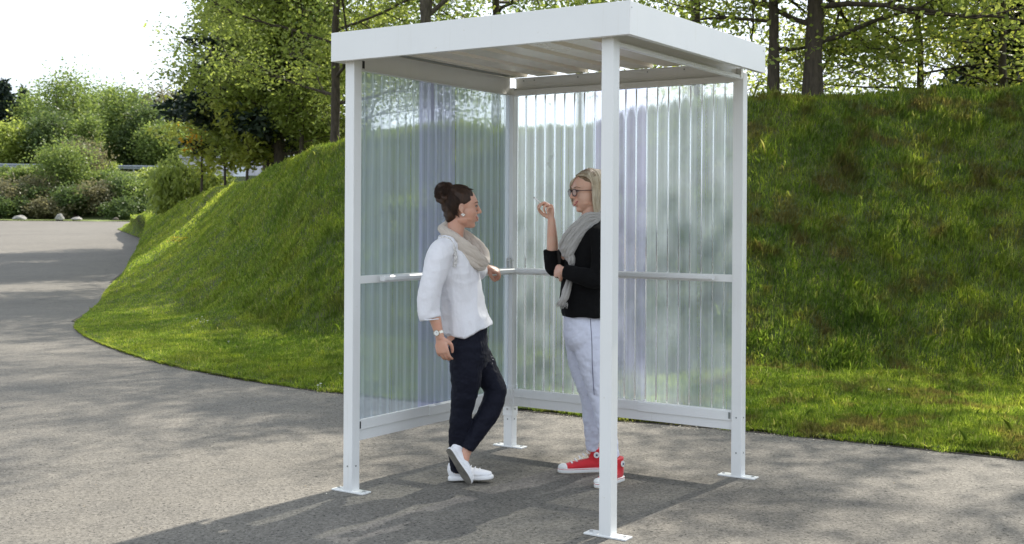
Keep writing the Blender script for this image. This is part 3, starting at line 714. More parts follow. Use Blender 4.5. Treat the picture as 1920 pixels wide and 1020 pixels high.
# behind the roof
tree(on(1085, 26.5), 9.0, 0.095, (4.3, 4.1, 2.0, 9.2), 15000, 0.084, LF, M['bark_grey'], 'tree whose top shows over the middle of the shelter roof', group=RG, seed=14, limbs=16, first=.28, elev=.3)
tree(on(930, 29.0), 9.7, 0.138, (4.1, 3.9, 2.8, 9.7), 13000, 0.092, LM, M['bark'], 'darker green tree half way along the roof edge', group=RG, seed=15, limbs=15, first=.3, elev=.3)
tree(on(799, 25.0), 8.8, 0.177, (4.1, 3.8, 2.2, 8.8), 13000, 0.088, LF, M['bark_grey'], 'tree with a stout grey trunk showing above the left half of the roof', group=RG, seed=16, limbs=14, first=.36, elev=.35)
# left group
LG = 'broadleaf trees on the bank left of the shelter'
tree(on(627, 25.5), 7.1, 0.112, (3.2, 3.2, 1.2, 6.6), 28900, 0.063, LF, M['bark'], 'straight slim tree standing on the crest beside the left shelter post', group=LG, seed=21, limbs=17, first=.2, elev=.28, spread=.22)
tree(on(526, 34.0), 7.8, 0.160, (2.6, 3.1, 1.4, 8.0), 40800, 0.081, LF, M['bark'], 'broad bright green tree with a dark forked trunk at the left end of the crest', group=LG, seed=22, limbs=20, first=.13, elev=.25, spread=.28, lean=(-.3, 0))
tree(on(565, 33.0), 6.3, .07, (2.3, 2.2, 1.4, 6.6), 8000, .105, LF, M['bark'], 'smaller fork stemmed tree between the broad tree and the slim one', group=LG, seed=23, limbs=12, first=.2, elev=.65, spread=.2)
tree(on(500, 42.0), 9.2, 0.176, (2.3, 3.0, 2.7, 9.2), 30600, 0.102, LF, M['bark'], 'tall tree behind the broad one, its crown reaching the top of the picture', group=LG, seed=24, limbs=18, first=.3, elev=.3, spread=.35)
tree(on(690, 36.0), 7.2, 0.107, (3.5, 3.5, 1.1, 7.2), 23800, 0.082, LM, M['bark'], 'tree filling the view behind the left shelter post', group=LG, seed=25, limbs=18, first=.18, elev=.25, spread=.3)

def cedar():
    """dark flat layered cedar behind the broad tree"""
    R = np.random.RandomState(31); x, y, z = on(505, 36.0); root = empty('cedar_tree', (x, y, z), 'dark cedar with flat spreading branches behind the bright green trees', 'tree')
    wood = Wood(); wood.add(np.array([[0, 0, -.3], [.05, 0, 2.5], [0, 0, 6.5]]), [.15, .12, .04], 8); P = []
    for i in range(60):
        zz = 1.2 + 6.0 * i / 60; az = i * 2.4 + R.rand() * .6; L = (3.5 - .26 * zz) * (.75 + .35 * R.rand()); d = [math.cos(az), math.sin(az), .12]
        b = wander([0, 0, zz], d, L, 6, .08, -.005, R); wood.add(b, np.linspace(.05, .01, 7), 4)
        m = int(420 * L / 2); t = (R.rand(m) ** .6) * 6; k = np.minimum(t.astype(int), 5); q = b[k] + (b[k + 1] - b[k]) * (t - k)[:, None]; q += R.randn(m, 3) * np.array([.22, .22, .05]) * (.4 + t / 6)[:, None]; P.append(q)
    v, f = leaf_quads(np.concatenate(P), .12, R, long=2.0); wood.build('trunk', M['bark'], root)
    o = bpy.data.objects.new('crown', np_mesh('crown', v, f, NC)); COL.objects.link(o); o.parent = root
cedar()

# young trees in front of the pale building
def young(px, Y, h, r, mat, label, seed, n=1100, ls=.13):
    return tree(on(px, Y), h, .045, (r, r, h * .45, h * 1.12), n, ls, mat, M['bark'], label, group='young trees beside the pale building', seed=seed, limbs=11, first=.3, elev=.45, lift=.05, spread=.16, sub=4, twig=3)
young(378, 37, 3.2, 1.25, LY, 'young yellow leaved tree furthest down the bank, beside the round shrub', 41)
young(421, 36, 2.9, 1.0, LY, 'thin young tree leaning in front of the grey hall', 42)
young(463, 34, 2.6, 1.3, LY, 'low spreading young tree nearest the broad green tree', 43, n=1400)
R_ = np.random.RandomState(44); x, y, z = on(361, 36.6, 2.0)
ob = bpy.data.objects.new('orange_leaves', np_mesh('orange_leaves', *leaf_quads(R_.randn(70, 3) * np.array([.18, .15, .2]), .11, R_), LO)); COL.objects.link(ob)
yt = [o for o in bpy.data.objects if o.get('label', '').startswith('young yellow leaved')][0]; ob.parent = yt; ob.location = Vector((x, y, z)) - yt.location
tag(ob, 'sprig of orange leaves')
shrub(on(333, 38, -.2), .85, .8, 1.75, 8000, .085, LF, 'rounded weeping shrub with fine drooping light green leaves', seed=45, droop=.6, name='weeping_shrub', clump=.25)
shrub(on(396, 39, -.1), .62, .6, 1.2, 2200, .10, LF, 'small leafy shrub right of the thin tree trunk by the building', seed=46)

def gp(px, Y, dz=0):
    x = (px - 960) / F * Y; return (x, Y, G(x, Y) + dz)
# pale hall behind
def hall():
    a = Vector(gp(340, 92)); root = empty('industrial_hall', (a.x, a.y, a.z), 'low pale grey hall with a flat roof behind the young trees', 'building')
    wall = m_simple('hall_wall', (0.52, 0.51, 0.56), 0.7, 0, .8, 0.05, 0.05); zt = 1.45 + 110 / F * 92 + .15
    m = MB(); b = Vector(gp(640, 92)); wdt = b.x - a.x; m.box(a - Z * 3, (wdt, 0, 0), (0, 14, 0), (0, 0, zt - a.z + 3)); m.build('wall', wall, root)
    m = MB(); m.box((a.x - .2, a.y - .2, zt), (wdt + .4, 0, 0), (0, 14.4, 0), (0, 0, .25)); m.build('roof', m_simple('hall_roof', (0.35, .36, .38), .6), root)
    m = MB(); p = Vector(gp(437, 91.7)); m.box((p.x, 91.75, a.z - 3), (1.05, 0, 0), (0, .22, 0), (0, 0, zt - a.z + 2.9)); m.build('door', m_simple('hall_door', (0.7, .74, .8), .5), root)
    for k in range(12):
        m = MB(); m.box((a.x + .4 + k * wdt / 12, 91.93, a.z - 2.8), (.06, 0, 0), (0, .06, 0), (0, 0, zt - a.z + 2.7)); m.build('cladding_seam', wall, root)
hall()

# guard rail on the embankment
def guardrail():
    Yg = 96.0; root = empty('guard_rail', (-36, Yg, G(-36, Yg)), 'galvanised steel guard rail running along the top of the far embankment', 'guard rail')
    gz = m_simple('zinc', (0.30, 0.33, 0.37), 0.5, 0.4, 4, .12, .05)
    prof = [(0, -.16), (.03, -.16), (.07, -.11), (.07, -.06), (.0, -.03), (0, .03), (.07, .06), (.07, .11), (.03, .16), (0, .16), (-.01, .16), (-.01, -.16)]
    zt = 1.45 + (409 - 308) / F * Yg
    m = MB(); m.extrude(prof, (-62, Yg - .1, zt + .05), (0, -1, 0), (0, 0, 1), (40, 0, -.35)); m.build('beam', gz, root)
    k = 0
    for x in np.arange(-61, -22, 2.0):
        k += 1; m = MB(); zz = zt - .35 * (x + 62) / 40; m.box((x, Yg - .085, G(x, Yg) - .3), (.08, 0, 0), (0, .1, 0), (0, 0, zz - G(x, Yg) + .45)); m.build('post', gz, root)
guardrail()

# far trees behind the guard rail
FG = 'trees behind the guard rail'
far = [  # px, Y, height, rx, material, seed, label
 (60, 112, 10.2, 3.3, LM, 51, 'mid green tree right of the leftmost spruce'),
 (128, 108, 12.6, 3.5, LM, 52, 'tallest green tree left of the middle of the far row'),
 (180, 116, 12.0, 3.6, LM, 53, 'full crowned green tree just right of the tallest one'),
 (232, 106, 10.4, 3.0, LM, 54, 'feathery green tree in the middle of the far row'),
 (210, 126, 13.0, 3.4, LM, 55, 'green crown peeping over the far row, behind the feathery tree'),
 (306, 116, 11.4, 3.4, LB, 56, 'bare looking brownish tree in the far row'),
 (345, 108, 8.0, 2.8, LM, 57, 'green tree between the brownish tree and the cedar'),
 (372, 120, 11.4, 3.2, LF, 58, 'pale green tree top seen left of the cedar'),
 (270, 104, 8.0, 2.5, LD, 59, 'deep green tree low in front of the brownish one'),
 (96, 100, 6.5, 2.5, LD, 60, 'dark undergrowth tree right behind the guard rail on the left'),
 (20, 100, 5.2, 2.6, LF, 61, 'light green low tree above the left end of the guard rail'),
 (428, 125, 12.0, 3.4, LM, 62, 'green tree behind the pale hall, partly hidden by the cedar'),
 (300, 101, 5.2, 2.2, LM, 63, 'low tree just above the right end of the guard rail'),
]
for px, Y, h, r, mat, sd, lab in far:
    shrub(gp(px, Y), r, r, h * .80, 12000, .19, mat, lab, seed=sd, stems=10, name='far_tree', group=FG, clump=.24, cat='tree', low=.03)
shrub(gp(160, 99), 1.4, 1.3, 5.4, 5000, .17, LM, 'slender bright green tree in front of the far row, right of the bushy shrub', seed=64, stems=6, name='far_tree', group=FG, clump=.25, cat='tree')
for px, Y, h, r, sd, lab in ((6, 110, 11.3, 2.3, 66, 'dark pointed spruce at the left edge of the picture'), (42, 122, 11.8, 1.9, 67, 'dark spruce tip behind the mid green tree on the left'), (272, 140, 13.4, 1.6, 68, 'small dark spruce tip above the brownish tree'), (248, 142, 14.0, 1.3, 69, 'narrow spruce tip left of the other one on the skyline')):
    conifer(gp(px, Y), h * .82, r, 4500, NB, lab, seed=sd, nsize=.3, group='far spruces')

# embankment shrubs between the road and the guard rail
EG = 'shrubs on the far embankment'
rows = [  # px, Y, rx, h, mat, label
 (118, 86, 1.5, 4.4, LM, 'large mid green shrub on the embankment, reaching above the guard rail'),
 (150, 90, 1.6, 3.0, LB, 'feathery brownish shrub behind the large green one'),
 (20, 83, 2.0, 2.3, LB, 'reddish brown shrub at the far left of the embankment'),
 (62, 84.5, 1.8, 2.2, LB, 'brown thicket left of the large green shrub'),
 (185, 83, 1.7, 2.3, LB, 'brown twiggy shrub right of the large green shrub'),
 (222, 84, 2.0, 2.4, LD, 'dark evergreen shrub low on the embankment'),
 (262, 84, 1.8, 2.2, LM, 'olive green shrub left of the weeping shrub'),
 (205, 88, 1.6, 1.6, LM, 'pale green bush under the middle of the guard rail'),
 (295, 83, 1.8, 2.4, LM, 'mid green shrub at the foot of the grassy mound'),
 (245, 80.5, 1.5, 1.5, LD, 'low dark juniper like bush beside the road end'),
 (90, 81.5, 1.4, 1.3, LB, 'low tan bush behind the rocks'),
 (60, 84, 2.2, 1.9, LD, 'dark low bush behind the left rock'),
 (140, 82.5, 1.8, 2.0, LD, 'dark green bush behind the middle rocks'),
 (8, 81.5, 1.8, 1.6, LD, 'dark bush at the left edge behind the grass verge'),
 (300, 89, 1.6, 1.4, LF, 'light green bush just below the right end of the guard rail'),
 (345, 84, 2.0, 2.0, LD, 'deep green shrub half hidden by the grassy mound'),
 (185, 93, 1.2, .9, LF, 'small fresh green bush against the guard rail'),
 (40, 90, 1.8, 1.2, LM, 'olive bush below the left end of the guard rail'),
]
for i, (px, Y, r, h, mat, lab) in enumerate(rows):
    shrub(gp(px, Y, -.05), r * 1.3, r * 1.1, h, int(4500 + 2600 * r * h / 3), .13, mat, lab, seed=80 + i, group=EG, clump=.28, low=.02)

# verge and rocks
verge = grid_mesh('verge', np.linspace(-60, -8, 60), np.linspace(75.4, 81, 12), lambda x, y: G(x, y) + .03 + .05 * mnoise.noise(Vector((x, y, 0))), m_simple('verge_grass', (0.13, 0.17, 0.03), .9, 0, 3, .3, .5, .05))
tag(verge, 'narrow mown grass verge at the end of the road', None, kind='structure')
def rock(px, Y, wd, h, seed, label, col):
    import bmesh
    R = random.Random(seed); bm = bmesh.new(); bmesh.ops.create_icosphere(bm, subdivisions=3, radius=1)
    for v in bm.verts:
        n = v.co.copy(); k = 1 + .35 * mnoise.noise(n * 1.2 + Vector((seed, 0, 0))) + .12 * mnoise.noise(n * 3.5 + Vector((0, seed, 0)))
        # planar facets
        for q in range(5):
            d = Vector((math.cos(q * 1.3 + seed), math.sin(q * 1.3 + seed), .5)).normalized(); k = min(k, .82 / max(.2, n.dot(d)) )
        v.co = Vector((n.x * wd / 2 * k, n.y * wd * .4 * k, n.z * h * .55 * k + h * .42))
    me = bpy.data.meshes.new('rock'); bm.to_mesh(me); bm.free(); me.materials.append(col)
    o = bpy.data.objects.new('rock', me); COL.objects.link(o); o.location = gp(px, Y, .02); tag(o, label, 'rock', 'rocks on the verge at the road end')
gs = m_simple('rock_grey', (0.25, 0.24, 0.22), .85, 0, 5, .45, .8, .05)
rock(37, 77.5, .95, .34, 3, 'low grey rock, leftmost on the grass verge', gs); rock(112, 77, .62, .44, 7, 'pointed pale rock in the middle of the verge', gs)
rock(144, 77.6, .75, .24, 11, 'flat topped light rock right of the pointed one', gs); rock(217, 78.4, .4, .22, 15, 'small dark block at the right end of the verge', M['bark_grey'])

# ------------------------------------------------------------------ people
from mathutils import Quaternion
def body_union(parts, voxel, name, mat, smooth_it=2, disp=None, parent=None, loc=None):
    """join overlapping closed pieces into one continuous skin"""
    vs = []; fs = []; n = 0
    for v, f in parts:
        vs += [tuple(p) for p in v]; fs += [tuple(i + n for i in q) for q in f]; n += len(v)
    me = bpy.data.meshes.new(name); me.from_pydata(vs, [], fs); me.update()
    o = bpy.data.objects.new(name, me); COL.objects.link(o)
    m = o.modifiers.new('remesh', 'REMESH'); m.mode = 'VOXEL'; m.voxel_size = voxel; m.adaptivity = 0
    s = o.modifiers.new('smooth', 'SMOOTH'); s.factor = 0.5; s.iterations = smooth_it
    dg = bpy.context.evaluated_depsgraph_get(); dg.update(); nm = bpy.data.meshes.new_from_object(o.evaluated_get(dg)); nm.name = name
    o.modifiers.clear(); o.data = nm; bpy.data.meshes.remove(me)
    if disp:
        co = np.empty(len(nm.vertices) * 3, np.float32); nm.vertices.foreach_get('co', co); co = co.reshape(-1, 3)
        no = np.empty_like(co); nm.vertices.foreach_get('normal', no.reshape(-1)) if False else None
        N = np.array([v.normal[:] for v in nm.vertices]); d = np.array([disp(Vector(p)) for p in co]); co = co + N * d[:, None]
        nm.vertices.foreach_set('co', co.astype(np.float32).ravel())
    nm.materials.clear(); nm.materials.append(mat); nm.shade_smooth(); nm.update()
    if parent is not None: o.parent = parent; o.matrix_parent_inverse = Matrix.Translation(-parent.location)
    return o

def tube(pts, rads, n=20, sub=6, side=None, dome=True):
    """closed limb through pts; rads = r or (ra, rb): ra along `side`, rb across it"""
    R2 = [(r, r) if not isinstance(r, (tuple, list)) else tuple(r) for r in rads]
    A = np.concatenate([np.array([list(p) for p in pts], float), np.array(R2, float)], 1); A = catmull(A, sub) if len(pts) > 2 else np.array([A[0] + (A[1] - A[0]) * t for t in np.linspace(0, 1, sub + 1)])
    P = A[:, :3]; t = np.gradient(P, axis=0); t /= np.linalg.norm(t, axis=1)[:, None] + 1e-9
    if side is None: side = (0, 1, 0) if abs(t[len(t) // 2, 1]) < .8 else (1, 0, 0)
    side = np.array(side, float)
    rings = []
    def ring(c, tt, ra, rb, k):
        a = side - tt * (side @ tt); a /= np.linalg.norm(a) + 1e-9; b = np.cross(tt, a); th = np.arange(n) * 2 * np.pi / n
        return c + (a * ra * k) * np.cos(th)[:, None] + (b * rb * k) * np.sin(th)[:, None]
    r0 = min(A[0, 3:]); r1 = min(A[-1, 3:])
    if dome:
        for q in (.98, .8, .45): rings.append(ring(P[0] - t[0] * r0 * q, t[0], A[0, 3], A[0, 4], math.sqrt(1 - q * q)))
    for i in range(len(P)): rings.append(ring(P[i], t[i], A[i, 3], A[i, 4], 1))
    if dome:
        for q in (.45, .8, .98): rings.append(ring(P[-1] + t[-1] * r1 * q, t[-1], A[-1, 3], A[-1, 4], math.sqrt(1 - q * q)))
    v = np.concatenate(rings); k = len(rings); fs = []
    for i in range(k - 1):
        for j in range(n): j2 = (j + 1) % n; fs.append((i * n + j, i * n + j2, (i + 1) * n + j2, (i + 1) * n + j))
    fs.append(tuple(range(n))[::-1]); fs.append(tuple(range((k - 1) * n, k * n)))
    return v, fs

def rings_loft(R_, n=28, e=2.3):
    """horizontal ring stack: (cx, cy, z, rx, ry)"""
    A = catmull(np.array(R_, float), 5); vs = []; th = np.arange(n) * 2 * np.pi / n
    cs, sn = np.cos(th), np.sin(th); c = np.sign(cs) * np.abs(cs) ** (2 / e); s = np.sign(sn) * np.abs(sn) ** (2 / e)
    for cx, cy, z, rx, ry in A: vs.append(np.stack([cx + rx * c, cy + ry * s, np.full(n, z)], 1))
    k = len(A); fs = [(i * n + j, i * n + (j + 1) % n, (i + 1) * n + (j + 1) % n, (i + 1) * n + j) for i in range(k - 1) for j in range(n)]
    fs = [f[::-1] for f in fs] if A[0, 2] > A[-1, 2] else fs
    caps = [tuple(range(n))[::-1], tuple(range((k - 1) * n, k * n))]
    if A[0, 2] > A[-1, 2]: caps = [q[::-1] for q in caps]
    return np.concatenate(vs), fs + caps

def ellipsoid(c, r, M3=None, nu=20, nv=14):
    vs = [Vector((0, 0, 1))]
    for i in range(1, nv):
        a = math.pi * i / nv
        for j in range(nu): b = 2 * math.pi * j / nu; vs.append(Vector((math.sin(a) * math.cos(b), math.sin(a) * math.sin(b), math.cos(a))))
    vs.append(Vector((0, 0, -1))); fs = [(0, 1 + j, 1 + (j + 1) % nu) for j in range(nu)]
    for i in range(nv - 2):
        for j in range(nu): a = 1 + i * nu; fs.append((a + j, a + nu + j, a + nu + (j + 1) % nu, a + (j + 1) % nu))
    l = 1 + (nv - 2) * nu; fs += [(len(vs) - 1, l + (j + 1) % nu, l + j) for j in range(nu)]
    out = [Vector((v.x * r[0], v.y * r[1], v.z * r[2])) for v in vs]
    if M3 is not None: out = [M3 @ v for v in out]
    return np.array([v + Vector(c) for v in out]), fs

HJ = []      # finger joints of the last hand, for whatever it holds
def hand(wrist, d, back, curls, thumb_side, length=.175, spread=.09, thumb=(.55, .5), w=.078, fr=.0078):
    """palm plus five separate fingers. d: wrist to knuckles, back: out of the back of the hand, curls: per finger (a, b, c) bend in radians"""
    wrist = Vector(wrist); d = Vector(d).normalized(); back = Vector(back); back = (back - d * back.dot(d)).normalized(); s = d.cross(back) * thumb_side   # towards the thumb
    pl = length * .52; parts = []
    kn = wrist + d * pl; HJ.clear()
    parts.append(tube([wrist - d * .02, wrist + d * .02, wrist + d * pl * .55, kn - d * .004], [(.024, .017), (.027, .016), (w * .5, .0145), (w * .47, .0115)], 18, 5, side=s))
    fl = [.95, 1.05, .98, .78]; ff = length * .48
    for i in range(4):
        off = (1.5 - i) / 3 * w * .78; p = kn + s * off - d * (.004 + (.006 if i in (0, 3) else 0) + (.004 if i == 3 else 0)) ; L = ff * fl[i]
        dirv = (d + s * off * spread * 10).normalized(); ang = 0; pts = [p - dirv * .022, p]; seg = [.44, .31, .25]
        for k in range(3):
            ang += curls[i][k]; q = dirv * math.cos(ang) - back * math.sin(ang); pts.append(pts[-1] + q * L * seg[k])
        HJ.append(pts)
        f = fr * (1.05 if i < 3 else .88); parts.append(tube(pts, [f * 1.12, f * 1.15, f * 1.04, f * .93, f * .74], 12, 4, side=s))
    # thumb leaves the side of the palm near its base
    a, b = thumb; p0 = wrist + d * pl * .22 + s * w * .26 - back * .004; t1 = (d * .62 + s * (.75 - a * .4) - back * a).normalized(); t2 = (d * .85 + s * (.25 - b * .5) - back * b).normalized(); t3 = (d * .9 - s * (.12 + b * .4) - back * b * .7).normalized()
    p1 = p0 + t1 * length * .24; p2 = p1 + t2 * length * .18; p3 = p2 + t3 * length * .13
    parts.append(tube([p0 - t1 * .01, p0, p1, p2, p3], [.013, .0145, .0115, .0095, .0078], 12, 4, side=back))
    return parts

def head_parts(smile=.5):
    """local head: +x front, +y left, z up, origin between the ears"""
    P = [ellipsoid((-.012, 0, .042), (.094, .073, .082)), ellipsoid((-.03, 0, .0), (.07, .064, .07)), ellipsoid((.022, 0, .025), (.066, .064, .08)),
         ellipsoid((.030, 0, -.040), (.055, .055, .068)), ellipsoid((.052, 0, -.088), (.027, .026, .021)), ellipsoid((.066, 0, -.092), (.014, .017, .014)),
         ellipsoid((.050, 0, -.052), (.036, .033, .036)), ellipsoid((.064, 0, -.048), (.028, .028, .030)), ellipsoid((.060, .033, -.020), (.019, .017, .016)), ellipsoid((.060, -.033, -.020), (.019, .017, .016)),
         tube([(.079, 0, .030), (.090, 0, .008), (.103, 0, -.014)], [(.0085, .009), (.0085, .011), (.0115, .011)], 14, 5),
         ellipsoid((.1035, 0, -.0165), (.0105, .0095, .0085)), ellipsoid((.090, .0105, -.020), (.0095, .007, .0075)), ellipsoid((.090, -.0105, -.020), (.0095, .007, .0075)),
         tube([(.048, .052, .036), (.074, .030, .043), (.082, 0, .036), (.074, -.030, .043), (.048, -.052, .036)], [.010, .0105, .009, .0105, .010], 12, 5, side=(0, 0, 1)),
         ellipsoid((.026, .026, -.022), (.052, .038, .056)), ellipsoid((.026, -.026, -.022), (.052, .038, .056)), ellipsoid((.004, .036, -.058), (.040, .024, .032)), ellipsoid((.004, -.036, -.058), (.040, .024, .032)),
         tube([(.070, .026, -.042), (.088, .011, -.050), (.0925, 0, -.049), (.088, -.011, -.050), (.070, -.026, -.042)], [.006, .0062, .006, .0062, .006], 10, 5, side=(0, 0, 1)),
         tube([(.070, .024, -.050), (.085, .010, -.061), (.0885, 0, -.063), (.085, -.010, -.061), (.070, -.024, -.050)], [.006, .007, .0075, .007, .006], 10, 5, side=(0, 0, 1)),
         ellipsoid((.030, 0, -.055), (.050, .060, .028))]
    for s in (1, -1):
        P.append(tube([(-.010, s * .070, .022), (-.020, s * .076, .016), (-.022, s * .077, -.002), (-.013, s * .074, -.017), (-.002, s * .071, -.026)], [.0065, .0065, .006, .0055, .0065], 10, 4, side=(0, 0, 1)))
        P.append(ellipsoid((-.010, s * .070, -.002), (.014, .007, .020)))
    return P

def xform(parts, M4):
    out = []
    for v, f in parts: out.append((np.array([(M4 @ Vector(p))[:] for p in v]), f))
    return out

def eye_set(M4, root, lash, iris_col, brow_mat, lip_mat):
    white = m_simple('eye_white', (.42, .37, .33), .6); iris = m_simple('iris', iris_col, .15); dark = lash
    def child(parts, name, mat, par):
        m = MB()
        for v, f in xform(parts, M4): m.add(v, f)
        o = m.build(name, mat, par, True); return o
    for s in (1, -1):
        e = child([ellipsoid((.0715, s * .031, .0155), (.0105, .0115, .0058))], 'eye', white, root)
        child([ellipsoid((.0805, s * .031, .0155), (.0034, .0060, .0058))], 'iris', iris, e)
        child([tube([(.070, s * .045, .0165), (.0800, s * .038, .0215), (.0835, s * .030, .0225), (.0800, s * .020, .0165)], [.0015, .0018, .0016, .0012], 8, 4)], 'eyelash', dark, e)
        child([tube([(.066, s * .049, .0335), (.0805, s * .036, .0405), (.0880, s * .018, .036)], [(.0018, .0015), (.003, .002), (.0025, .002)], 8, 5)], 'eyebrow', brow_mat, root)
    child([tube([(.0775, .027, -.0400), (.0885, .015, -.0480), (.0950, 0, -.0510), (.0885, -.015, -.0480), (.0775, -.027, -.0400)], [.0015, .0026, .0028, .0026, .0015], 8, 5),
           tube([(.0775, .026, -.0415), (.0875, .015, -.0570), (.0930, 0, -.0630), (.0875, -.015, -.0570), (.0775, -.026, -.0415)], [.0022, .0034, .0038, .0034, .0022], 8, 5)], 'lips', lip_mat, root)
    child([tube([(.0780, .022, -.0435), (.0870, .013, -.0525), (.0915, 0, -.0570), (.0870, -.013, -.0525), (.0780, -.022, -.0435)], [(.0022, .002)] * 5, 8, 5, side=(0, 0, 1))], 'teeth', white, root)

def strands(paths, name, mat, parent, n=3):
    """paths: list of (points, r0, r1)"""
    wd = Wood()
    for pts, r0, r1 in paths: wd.add(np.array([list(p) for p in pts]), np.linspace(r0, r1, len(pts)), n)
    me = np_mesh(name, np.concatenate(wd.v), np.concatenate(wd.f), mat, True); o = bpy.data.objects.new(name, me); COL.objects.link(o)
    if parent is not None: o.parent = parent; o.matrix_parent_inverse = Matrix.Translation(-parent.location)
    return o

def scarf_mesh(paths, name, mat, parent, voxel=.0045, fringe=None, seed=0):
    """a bundle of pleats: each path = (points, radii)"""
    m = MB()
    for q, (p, r) in enumerate(paths):
        v, f = tube(p, [(x * 1.25, x * .8) for x in r], 14, 8)
        v = np.array([(Vector(a) + Vector((mnoise.noise(Vector(a) * 22 + Vector((q * 3, seed, 0))), mnoise.noise(Vector(a) * 22 + Vector((9, q, seed))), mnoise.noise(Vector(a) * 22 + Vector((q, 5, 7))))) * .007)[:] for a in v]); m.add(v, f)
    return m.build(name, mat, parent, True)

SK1 = m_skin('skin_warm', (0.62, 0.36, 0.26)); SK2 = m_skin('skin_light', (0.66, 0.42, 0.31))
LIP1 = m_simple('lip_rose', (0.42, 0.13, 0.12), .4); LIP2 = m_simple('lip_red', (0.42, 0.10, 0.11), .35)
LASH = m_simple('lash', (.015, .01, .01), .5)

def shoe(pt, parent, kind, mats, heel, toe, up, label=None):
    """sneaker built along heel->toe with `up` out of the foot; heel and toe lie on the sole plane"""
    heel = Vector(heel); toe = Vector(toe); d = (toe - heel); L = d.length; d.normalize(); up = Vector(up); up = (up - d * up.dot(d)).normalized(); sd = up.cross(d)
    M3 = Matrix((d, sd, up)).transposed(); M4 = Matrix.Translation(heel) @ M3.to_4x4(); k = L / .26
    def X(parts): return xform(parts, M4 @ Matrix.Scale(k, 4))
    body = [tube([(.035, 0, .045), (.09, 0, .042), (.15, 0, .036), (.205, 0, .030), (.240, 0, .026)], [(.030, .036), (.033, .034), (.039, .028), (.038, .022), (.026, .017)], 20, 6, side=(0, 1, 0)),
            tube([(.04, 0, .030), (.035, 0, .058), (.042, 0, .075)], [(.028, .034), (.029, .036), (.030, .040)], 18, 5, side=(0, 1, 0))]
    if kind == 'high': body.append(tube([(.042, 0, .06), (.045, 0, .10), (.048, 0, .130)], [(.031, .042), (.031, .042), (.034, .043)], 18, 5, side=(0, 1, 0), dome=False))
    up_ = body_union(X(body), .0035, 'shoe', mats[0], 3, None, parent)
    if label: up_['label'] = label
    out = [(-.002, 0, .006)]
    # sole: outline prism
    prof = [(0.0, .0), (.006, .024), (.03, .034), (.09, .033), (.15, .040), (.20, .043), (.240, .034), (.262, .012), (.262, -.012), (.240, -.032), (.20, -.040), (.15, -.036), (.09, -.030), (.03, -.032), (.006, -.022)]
    m = MB(); cx = [(Vector((x, y * 1.0, 0)), Vector((x, y, .024 if kind == 'high' else .019))) for x, y in prof]
    P = catmull(np.array([[x, y] for x, y in prof + [prof[0]]]), 4)[:-1]; n = len(P); ht = .026 if kind == 'high' else .020
    vs = []
    for z, g in ((0.0, .96), (.003, 1.0), (ht - .003, 1.0), (ht, .95)): vs += [M4 @ (Vector(((x - .13) * (1 if g == 1 else .985) + .13, y * g, z)) * k) for x, y in P]
    fs = [(a * n + i, a * n + (i + 1) % n, (a + 1) * n + (i + 1) % n, (a + 1) * n + i) for a in range(3) for i in range(n)] + [tuple(range(n))[::-1], tuple(range(3 * n, 4 * n))]
    m.add(vs, fs); m.build('sole', mats[1], up_, True)
    m = MB(); vs = [M4 @ (Vector(((x - .13) * .99 + .13, y * .985, -.0022)) * k) for x, y in P] + [M4 @ (Vector(((x - .13) * .99 + .13, y * .985, .0004)) * k) for x, y in P]
    m.add(vs, [(i, (i + 1) % n, n + (i + 1) % n, n + i) for i in range(n)] + [tuple(range(n))[::-1]]); m.build('tread', mats[3], up_)
    # stripe on the foxing, laces, toe cap
    if kind == 'high':
        m = MB(); vs = []
        for z in (.0195, .0225): vs += [M4 @ (Vector(((x - .13) * 1.004 + .13, y * 1.012, z)) * k) for x, y in P]
        m.add(vs, [(i, (i + 1) % n, n + (i + 1) % n, n + i) for i in range(n)]); m.build('stripe', mats[4], up_)
        m = MB()
        for v, f in X([ellipsoid((.226, 0, .030), (.036, .037, .020))]): m.add(v, f)
        m.build('toe_cap', mats[1], up_, True)
        for s in (1, -1):
            m = MB(); c = M4 @ (Vector((.047, s * .0352, .100)) * k); m.cyl(c - sd * .002 * s, sd * s, .017, .004, 20); pt_ = m.build('ankle_patch', mats[1], up_)
            m = MB(); st = [Vector((math.cos(a) * r, 0, math.sin(a) * r)) for a, r in [(math.pi / 2 + i * math.pi / 5, .010 if i % 2 == 0 else .004) for i in range(10)]]
            vs = [c + sd * s * .0045 + d * q.x + up * q.z for q in st] + [c + sd * s * .0045]; m.add(vs, [(i, (i + 1) % 10, 10) for i in range(10)]); m.build('star', mats[5], pt_)
    m = MB(); nl = 6 if kind == 'high' else 4
    for i in range(nl):
        t = i / (nl - 1); x = .185 - t * (.115 if kind == 'high' else .075); z = (.058 + t * .070 if kind == 'high' else .057 + t * .026); hw = .022 - .004 * t
        for v, f in X([tube([(x, hw, z - .008), (x + .004, 0, z + .002), (x - .008, -hw, z - .008)], [.0028] * 3, 6, 4), tube([(x - .008, hw, z - .008), (x + .004, 0, z + .004), (x, -hw, z - .008)], [.0028] * 3, 6, 4)]): m.add(v, f)
    if kind == 'low' :
        pass
    m.build('laces', mats[2], up_, True)
    return up_

def V3(px, py, Y): return pix(px, py, Y)

